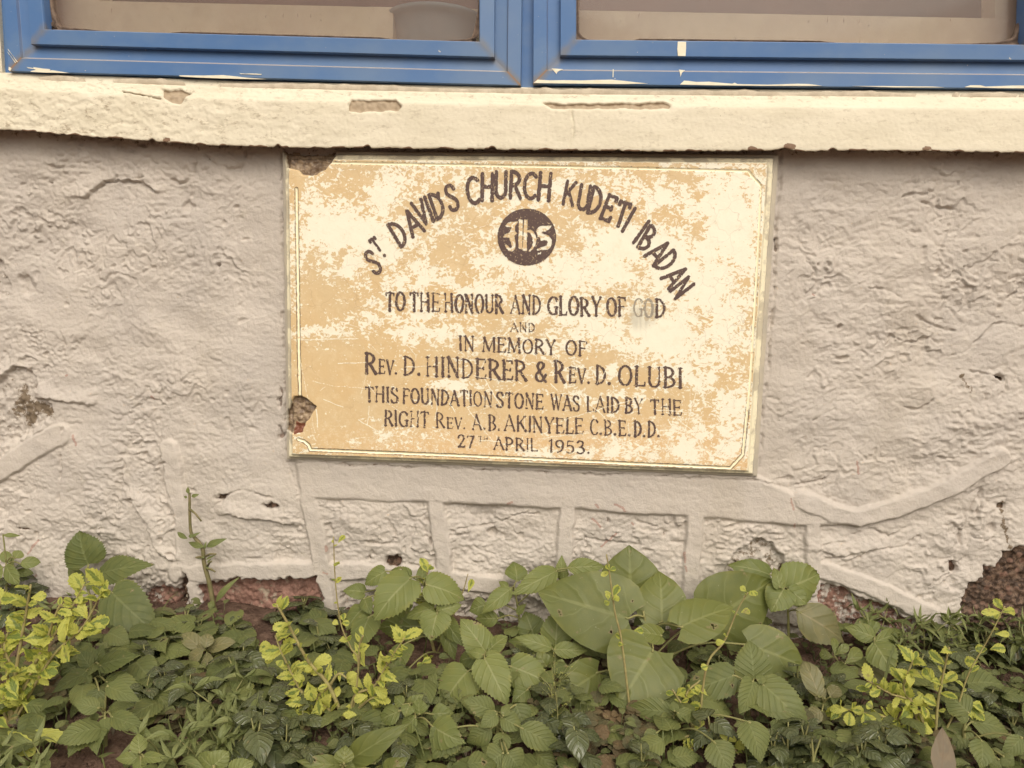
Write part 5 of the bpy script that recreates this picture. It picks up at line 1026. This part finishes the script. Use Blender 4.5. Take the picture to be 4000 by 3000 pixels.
shrub("few yellow variegated sprigs behind the budded toothed weed", 'B', (1330, 900), .07, [[(1330, 900), (1250, 600), (1285, 340)], [(1330, 900), (1490, 560), (1540, 400)], [(1330, 900), (1260, 960)]], 66, 60, 60, [(1280, 390, 1250, 340, 40), (1290, 380, 1310, 350, 40), (1540, 520, 1570, 430, 40), (1240, 560, 1200, 520, 36), (1245, 560, 1290, 540, 36), (1240, 980, 1300, 950, 50), (1250, 980, 1210, 1000, 40)], bare=(1,))
# tall bare stem against the wall
rnd = random.Random(71); dS = .035
tl = [P(740, 1925, dS), P(741, 2000, dS), P(745, 2075, dS), P(760, 2100, dS), P(790, 2140, dS), P(797, 2200, dS), P(818, 2280, dS), P(835, 2370, dS), P(860, 2490, dS)]
bs = np.array([P(862, 2500, dS)[0], -dS, -.01]); tp = smooth_pts(tl+[bs], 5)
LF = []
for (bx, by, tx, ty, wz) in [(1215, 172, 1142, 128, 34), (1325, 225, 1212, 196, 42), (1340, 224, 1464, 172, 46), (1240, 165, 1300, 130, 18), (1222, 160, 1260, 150, 26), (1330, 240, 1335, 190, 18), (1225, -118, 1215, -165, 26), (1240, -100, 1290, -115, 26), (1215, -95, 1190, -100, 18), (1330, 290, 1300, 300, 10), (1335, 310, 1400, 275, 14), (1340, 330, 1370, 300, 12), (1330, 350, 1390, 390, 12), (1320, 300, 1270, 300, 8), (1400, 582, 1542, 420, 40), (1390, 610, 1345, 590, 60)]:
    B, T, N, wd = place_leaf('A', bx, by, tx, ty, wz, dS+.006, rnd, None, (10, 30), 20)
    LF.append((leaf_geo(B, T, N, wd, 'lance', 0, .2, .1, .1, .1, rnd=rnd, ncol=5), rnd.uniform(.1, .6)))
ST = [(list(reversed(tp)), .0058)]
for a_, b_ in [((1228, -20), (1305, 60)), ((1320, 300), (1268, 296)), ((1325, 290), (1400, 272)), ((1340, 370), (1395, 388)), ((1345, 350), (1372, 320))]:
    p_, q_ = P(*ux('A', *a_), dS+.004), P(*ux('A', *b_), dS+.016); ST.append(([p_, (p_+q_)/2+np.array([0, 0, .003]), q_], .0026))
small_plant("tall_bare_stem", "tall nearly bare brown green stem leaning on the wall left of the plaque", "plant", None, bs, ST, LF, LHERB, MTALL, .006)

# glossy dark heart-leaved plants, narrow-leaved weeds: built once each way, then repeated by copying
def rosette(seed, n, size, shape='heart', lobe=.12, spread=1.0, puck=.05, aspect=.82, up=.35):
    rnd = random.Random(seed); ST = []; LF = []
    for k in range(n):
        q = 2.4*k+rnd.uniform(-.3, .3); r_ = size*spread*(.25+.5*(k/n)); hz = size*(1.3-.9*k/n)*rnd.uniform(.8, 1.1)
        B = np.array([r_*.5*math.cos(q), r_*.5*math.sin(q), hz]); o_ = np.array([math.cos(q), math.sin(q), -rnd.uniform(.1, .6)+up*(1-k/n)]); o_ /= np.linalg.norm(o_)
        L = size*rnd.uniform(.7, 1.15)*(.6+.4*min(1, k/3)); N = np.array([math.cos(q)*.35, math.sin(q)*.35-.25, 1.0]); N = N-o_*np.dot(N, o_); N /= np.linalg.norm(N)
        LF.append((leaf_geo(B, B+o_*L, N, L*aspect, shape, 0, .12, .25, .10, .14, lobe, puck, rnd, 7), rnd.random()))
        ST.append((smooth_pts([np.array([0, 0, -.01]), np.array([0, 0, hz*.55]), B], 3), size*.05))
    return ST, LF
def proto(name, label, cat, group, ST, LF, mat, smat):
    return small_plant(name, label, cat, group, (0, 0, 0), ST, LF, mat, smat, .002)
def copy_tree(o):
    c = o.copy(); SC.collection.objects.link(c)
    for ch in o.children:
        d_ = ch.copy(); SC.collection.objects.link(d_); d_.parent = c
    return c
def scatter(protos, spots, seed, hc=.05):
    rnd = random.Random(seed); used = set()
    for (px, py, d, sc) in spots:
        i = rnd.randrange(len(protos)); o = protos[i]
        if i in used: o = copy_tree(o)
        used.add(i)
        hh_ = hc*sc; d = max(dg((px, py), hh_), .035); p = P(px, py, d); d2 = max(.02, -p[1]); g = float(ground_z(p[0], d2))
        # (px,py) marks the crown; sink or raise it by its height above the soil
        o.location = (p[0], p[1], g); k = sc
        hgt = max(.6, min(1.7, (p[2]-g)/hh_)) if p[2] > g else .6
        o.scale = (k, k, k*hgt); o.rotation_euler = (rnd.uniform(-.15, .15), rnd.uniform(-.15, .15), rnd.uniform(0, 6.28))
    for i, o in enumerate(protos):
        if i not in used:
            for ch in list(o.children): bpy.data.objects.remove(ch)
            bpy.data.objects.remove(o)
PEPL = "glossy dark plant with small veined heart shaped leaves in the bed"
peps = [proto("glossy_heart_plant", PEPL, "plant", "glossy dark heart leaved plants", *rosette(80+k, 7+k % 3, .046), LPEP, MSTEM) for k in range(5)]
S_ = []
for reg, lst in {'A': [(1080, 840, .10), (930, 890, .13), (1070, 1040, .2), (1200, 1110, .24), (930, 1120, .24), (1200, 660, .05), (1290, 730, .07), (1540, 740, .07), (1600, 900, .12), (60, 400, .06), (20, 480, .08), (60, 600, .1), (1540, 960, .14), (150, 500, .07), (1000, 820, .1)],
                 'B': [(40, 760, .07), (100, 930, .13), (180, 1040, .18), (470, 570, .05), (470, 700, .07), (560, 760, .08), (540, 640, .05), (700, 650, .05), (660, 860, .1), (680, 1040, .15), (620, 980, .13), (170, 1420, .34), (340, 1440, .34), (500, 1530, .36), (200, 1340, .3), (790, 1440, .34), (870, 1400, .33), (1080, 1530, .37), (470, 1340, .3), (330, 650, .06), (580, 1130, .2), (420, 1160, .22), (250, 1250, .26), (1150, 1150, .2)],
                 'C': [(760, 1180, .22), (930, 1420, .34), (690, 1330, .3), (1330, 1580, .42), (570, 950, .15), (880, 1340, .3)], 'D': [(500, 950, .14), (480, 1370, .33), (1270, 1080, .18), (980, 1450, .36), (860, 1480, .37), (1400, 1350, .31), (1010, 1040, .17), (1480, 1570, .38), (1560, 1430, .33), (1130, 1530, .38), (430, 1100, .2)],
                 'E': [(1640, 590, .05), (1200, 900, .12), (960, 960, .14), (740, 1400, .33), (560, 1440, .34), (640, 1560, .38), (1230, 960, .14), (1400, 780, .1), (760, 1480, .36), (880, 1560, .4), (1600, 1330, .31), (1250, 1180, .22), (250, 1420, .33), (1420, 1180, .22)]}.items():
    for x, y, d in lst: S_.append((*ux(reg, x, y), d, random.Random(x*7+y).uniform(.75, 1.15)))
scatter(peps, S_, 90)
def herb(seed, h_=.040, nodes=3, ll=.043):
    rnd = random.Random(seed); ST = []; LF = []
    for s_ in range(rnd.choice([1, 2, 2])):
        q = rnd.uniform(0, 6.28); lean = rnd.uniform(.3, 1.1); top = np.array([math.cos(q)*lean*h_, math.sin(q)*lean*h_, h_*rnd.uniform(.75, 1.1)])
        sp = smooth_pts([np.array([0, 0, -.01]), top*np.array([.35, .35, .55]), top], 4); ST.append((sp, .0013))
        for n_ in range(nodes):
            t = .25+.75*n_/(nodes-1); p = sp[int(t*(len(sp)-1))]; a0 = n_*1.57+rnd.uniform(-.3, .3)
            for sg in (0, math.pi):
                o_ = np.array([math.cos(a0+sg), math.sin(a0+sg), rnd.uniform(-.15, .3)]); o_ /= np.linalg.norm(o_); L = ll*rnd.uniform(.65, 1.25)*(1-.25*t)
                N = np.array([0, -.2, 1.0]); N = N-o_*np.dot(N, o_); N /= np.linalg.norm(N)
                LF.append((leaf_geo(p, p+o_*L, N, L*.28, 'lance', 0, .25, .0, .12, .2, 0, .02, rnd, 5), rnd.random()))
        for j in range(3):
            q2 = j*2.1; o_ = np.array([math.cos(q2)*.8, math.sin(q2)*.8, .45]); N = np.array([math.cos(q2)*.8, math.sin(q2)*.8-.1, .3]); N = N-o_*np.dot(N, o_); N /= np.linalg.norm(N)
            LF.append((leaf_geo(sp[-1], sp[-1]+o_*ll*.6, N, ll*.13, 'lance', 0, .2, 0, .1, .1, 0, .02, rnd, 5), .9))
    return ST, LF
HL = "narrow leaved weed with thin paired leaves in the bed"
herbs = [proto("narrow_leaf_weed", HL, "weed", "narrow leaved weeds", *herb(100+k), LHERB, MSTEM) for k in range(5)]
S_ = []; rr = random.Random(33)
for reg, (x0_, y0_, x1_, y1_), n_ in [('A', (1000, 1330, 1660, 1540), 10), ('A', (1360, 1080, 1660, 1300), 4), ('B', (0, 1180, 130, 1560), 4), ('A', (0, 1500, 460, 1650), 7), ('E', (720, 560, 1160, 800), 5), ('E', (1150, 520, 1650, 760), 7), ('E', (850, 780, 1300, 1000), 4), ('E', (1400, 850, 1660, 1250), 4), ('A', (280, 560, 460, 700), 4), ('E', (0, 1520, 500, 1640), 2)]:
    for _ in range(n_):
        x, y = rr.uniform(x0_, x1_), rr.uniform(y0_, y1_); px, py = ux(reg, x, y)
        d = max(.035, min(.46, (py+60-2400)*.00078)); S_.append((px, py, d, rr.uniform(.8, 1.35)))
scatter(herbs, S_, 91, .045)

# ---- uncountable cover: clover mats, creeping small leaves, grass blades
def cover(name, label, cat, n, regions, mat, maker, seed):
    rnd = random.Random(seed); a = Acc()
    for _ in range(n):
        (x0_, y0_, x1_, y1_) = rnd.choice(regions); px, py = rnd.uniform(x0_, x1_), rnd.uniform(y0_, y1_)
        q = ray(px, py)
        if q[2] >= -.05: continue
        t = (0.012-H0)/q[2]; p = CP+q*t; d = -p[1]
        if d < .02 or d > 1.0: continue
        p = np.array([p[0], p[1], float(ground_z(p[0], d))]); maker(a, p, rnd)
    return tag(a.build(name, mat), label, cat, None, "stuff")
def clover(a, p, rnd):
    h_ = rnd.uniform(.008, .035); c = p+np.array([rnd.uniform(-.01, .01), rnd.uniform(-.01, .01), h_]); r_ = rnd.uniform(.010, .017); a0 = rnd.uniform(0, 6); ti = rnd.random()**2; tx_ = np.array([rnd.uniform(-.3, .3), rnd.uniform(-.5, .1), 1.0]); tx_ /= np.linalg.norm(tx_)
    n_ = rnd.choice([3, 4, 4])
    for k in range(n_):
        q = a0+6.283*k/n_; o_ = np.array([math.cos(q), math.sin(q), .05]); o_ = o_-tx_*np.dot(o_, tx_); o_ /= np.linalg.norm(o_)
        V, F, lu, lv = leaf_geo(c, c+o_*r_, tx_, r_*1.15, 'obov', 0, .12, .1, .05, .1, 0, .01, rnd, 5); a.add(V, F, lu=lu, lv=lv, tint=ti)
    V, F = tube([p, (p+c)/2+np.array([.002, 0, 0]), c], [.0006]*3, 4); a.add(V, F, lu=.5, lv=.5, tint=.5)
def lowleaf(a, p, rnd):
    for k in range(rnd.choice([3, 4, 5])):
        q = rnd.uniform(0, 6.28); L = rnd.uniform(.010, .024); c = p+np.array([rnd.uniform(-.015, .015), rnd.uniform(-.015, .015), rnd.uniform(.004, .04)])
        o_ = np.array([math.cos(q), math.sin(q), rnd.uniform(-.2, .5)]); o_ /= np.linalg.norm(o_); N = np.array([0, -.3, 1.0]); N = N-o_*np.dot(N, o_); N /= np.linalg.norm(N)
        V, F, lu, lv = leaf_geo(c, c+o_*L, N, L*rnd.uniform(.45, .8), rnd.choice(['ellip', 'ovate', 'obov']), 0, .2, .1, .08, .15, 0, .03, rnd, 5); a.add(V, F, lu=lu, lv=lv, tint=rnd.random())
        V, F = tube([p, (p+c)/2, c], [.0007]*3, 3); a.add(V, F, lu=.5, lv=.5, tint=.3)
def blade(a, p, rnd):
    q = rnd.uniform(0, 6.28); L = rnd.uniform(.05, .13); top = p+np.array([math.cos(q)*L*.45, math.sin(q)*L*.45, L*rnd.uniform(.5, .95)]); mid_ = p+(top-p)*.5+np.array([0, 0, L*.16])
    pts = smooth_pts([p, mid_, top], 4); wv = np.array([-math.sin(q), math.cos(q), 0])*rnd.uniform(.0012, .003); n_ = len(pts); V = []
    for i, s_ in enumerate(pts):
        k = 1-(i/(n_-1))**2*.95; V += [s_-wv*k, s_+np.array([0, 0, -.0006]), s_+wv*k]
    a.add(V, gridfaces(n_, 3), lu=np.tile([-1., 0, 1.], n_), lv=np.repeat(np.linspace(0, 1, n_), 3), tint=rnd.random())
cover("clover", "brownish clover mat spreading over bare soil", "clover", 330, [(2280, 2760, 2560, 3000), (2280, 2760, 2560, 3000), (2000, 2520, 2400, 2620), (120, 2560, 260, 2760), (560, 2660, 800, 2820), (3480, 2850, 3760, 3050), (3860, 2740, 4050, 2960), (0, 2700, 4000, 3060), (120, 2400, 300, 2600)], LCLOV, clover, 201)
cover("creeping_leaves", "small creeping leaves filling the soil between the weeds", "ground cover", 620, [(-150, 2440, 4150, 3080), (-150, 2420, 4150, 2760), (2900, 2420, 4150, 3080), (800, 2700, 1900, 3080)], LLOW, lowleaf, 202)
cover("grass", "scattered thin grass blades among the weeds", "grass", 45, [(-100, 2450, 4100, 3080), (1000, 2700, 1700, 3060), (3200, 2450, 4100, 2800)], LHERB, blade, 203)
def under(a, p, rnd):
    L = rnd.uniform(.030, .065); q = rnd.uniform(0, 6.28); c = p+np.array([0, 0, rnd.uniform(.012, .055)]); o_ = np.array([math.cos(q), math.sin(q)-.25, rnd.uniform(-.45, .15)]); o_ /= np.linalg.norm(o_)
    N = np.array([rnd.uniform(-.3, .3), -rnd.uniform(.1, .6), 1.0]); N = N-o_*np.dot(N, o_); N /= np.linalg.norm(N)
    V, F, lu, lv = leaf_geo(c, c+o_*L, N, L*rnd.uniform(.55, .85), rnd.choice(['ovate', 'wide', 'heart']), rnd.choice([0, 9, 10]), .15, .25, .08, .15, rnd.uniform(0, .1), .05, rnd, 7); a.add(V, F, lu=lu, lv=lv, tint=rnd.uniform(0, 1.0)**1.3)
    V, F = tube([p, (p+c)/2+np.array([.004, 0, 0]), c], [.0012]*3, 4); a.add(V, F, lu=.5, lv=.5, tint=.4)
cover("undergrowth", "dull green undergrowth of mixed leaves filling the gaps between the weeds", "undergrowth", 400, [(-150, 2470, 1500, 3050), (1300, 2520, 2700, 3060), (2600, 2480, 4150, 3080), (300, 2480, 1350, 2760)], LNET, under, 204)
cover("undergrowth", "low undergrowth carrying on along the wall past the weeds", "undergrowth", 260, [(-1100, 2480, -100, 3050), (4080, 2500, 4900, 3060), (-300, 3040, 4300, 3300)], LNET, under, 207)
def crumb(a, p, rnd):
    r_ = rnd.choice([.0015, .002, .003, .005])*rnd.uniform(.7, 1.5); V = []; n_ = 6
    for i in range(1, 4):
        for k in range(n_):
            th, ph = math.pi*i/4, 6.283*k/n_; j = rnd.uniform(.7, 1.25); V.append(p+np.array([math.sin(th)*math.cos(ph), math.sin(th)*math.sin(ph), math.cos(th)*.7+.3])*r_*j)
    F = [tuple(f_) for f_ in np.concatenate([[(i*n_+k, i*n_+(k+1) % n_, (i+1)*n_+(k+1) % n_, (i+1)*n_+k) for k in range(n_)] for i in range(2)])]
    F += [tuple(range(n_))[::-1], tuple(range(2*n_, 3*n_))]; a.add(V, F)
cover("soil_crumbs", "loose crumbs of brown earth lying on the bed", "soil", 1500, [(-150, 2460, 4150, 3080)], MSOIL, crumb, 205)
def litter(a, p, rnd):
    q = rnd.uniform(0, 6.28); L = rnd.uniform(.012, .04); o_ = np.array([math.cos(q), math.sin(q), rnd.uniform(-.1, .25)]); o_ /= np.linalg.norm(o_); c = p+np.array([0, 0, .004])
    if rnd.random() < .35: V, F = tube([c, c+o_*L*.6+np.array([0, 0, .002]), c+o_*L*1.4], [.0009, .0008, .0005], 4); a.add(V, F, lu=.5, lv=.5, tint=rnd.random()); return
    N = np.array([rnd.uniform(-.4, .4), rnd.uniform(-.5, .2), 1.0]); N = N-o_*np.dot(N, o_); N /= np.linalg.norm(N)
    V, F, lu, lv = leaf_geo(c, c+o_*L, N, L*rnd.uniform(.3, .6), rnd.choice(['ellip', 'lance', 'ovate']), 0, .3, -.3, .2, .1, 0, .1, rnd, 5); a.add(V, F, lu=lu, lv=lv, tint=rnd.random())
cover("leaf_litter", "dead brown leaves and twigs littering the soil", "leaf litter", 170, [(-150, 2460, 4150, 3080)], LDRY, litter, 206)
# feathery seed-head grass, dead leaf
rnd = random.Random(77); gd_ = .36; g0 = np.array([P(2172, 2990, gd_)[0], -gd_, .0]); ST = []; LF = []
tip0 = P(2165, 2660, gd_); st_ = smooth_pts([g0, (g0+tip0)/2+np.array([.003, 0, 0]), tip0], 6); ST.append((st_, .0011))
for k in range(26):
    i = rnd.randrange(len(st_)//3, len(st_)); p = st_[i]; q = rnd.uniform(0, 6.28); l_ = rnd.uniform(.012, .05); e_ = p+np.array([math.cos(q)*l_*.8, math.sin(q)*l_*.5, l_*rnd.uniform(.3, 1.0)]); ST.append(([p, (p+e_)/2, e_], .00035))
    for j in range(3):
        c = p+(e_-p)*rnd.uniform(.4, 1)+np.array([rnd.uniform(-.003, .003)]*3); o_ = np.array([rnd.uniform(-1, 1), rnd.uniform(-1, 1), .5]); o_ /= np.linalg.norm(o_)
        LF.append((leaf_geo(c, c+o_*.0026, np.cross(o_, np.array([.3, .9, .1])), .0014, 'ellip', 0, 0, 0, .1, 0, rnd=rnd, ncol=3), 1.0))
small_plant("seed_head_grass", "fine feathery grass seed head over the bare soil at bottom centre", "grass", None, g0, ST, LF, LVAR, MSTEM, .001, "seed_head")
rnd = random.Random(78); N = np.array([.1, -.62, .78]); N /= np.linalg.norm(N)
B = P(3668, 3060, .47); T = PN(3694, 2830, B, N)
V, F, lu, lv = leaf_geo(B, T, N, .034, 'lance', 0, .3, .1, .05, .12, 0, .03, rnd, 7)
dl = mesh("dry_leaf", V, F, LDRY, None, True, {"lu": lu, "lv": lv, "tint": [.5]*len(V)}); tag(dl, "long dry greyish brown leaf standing up at the bottom edge", "leaf")
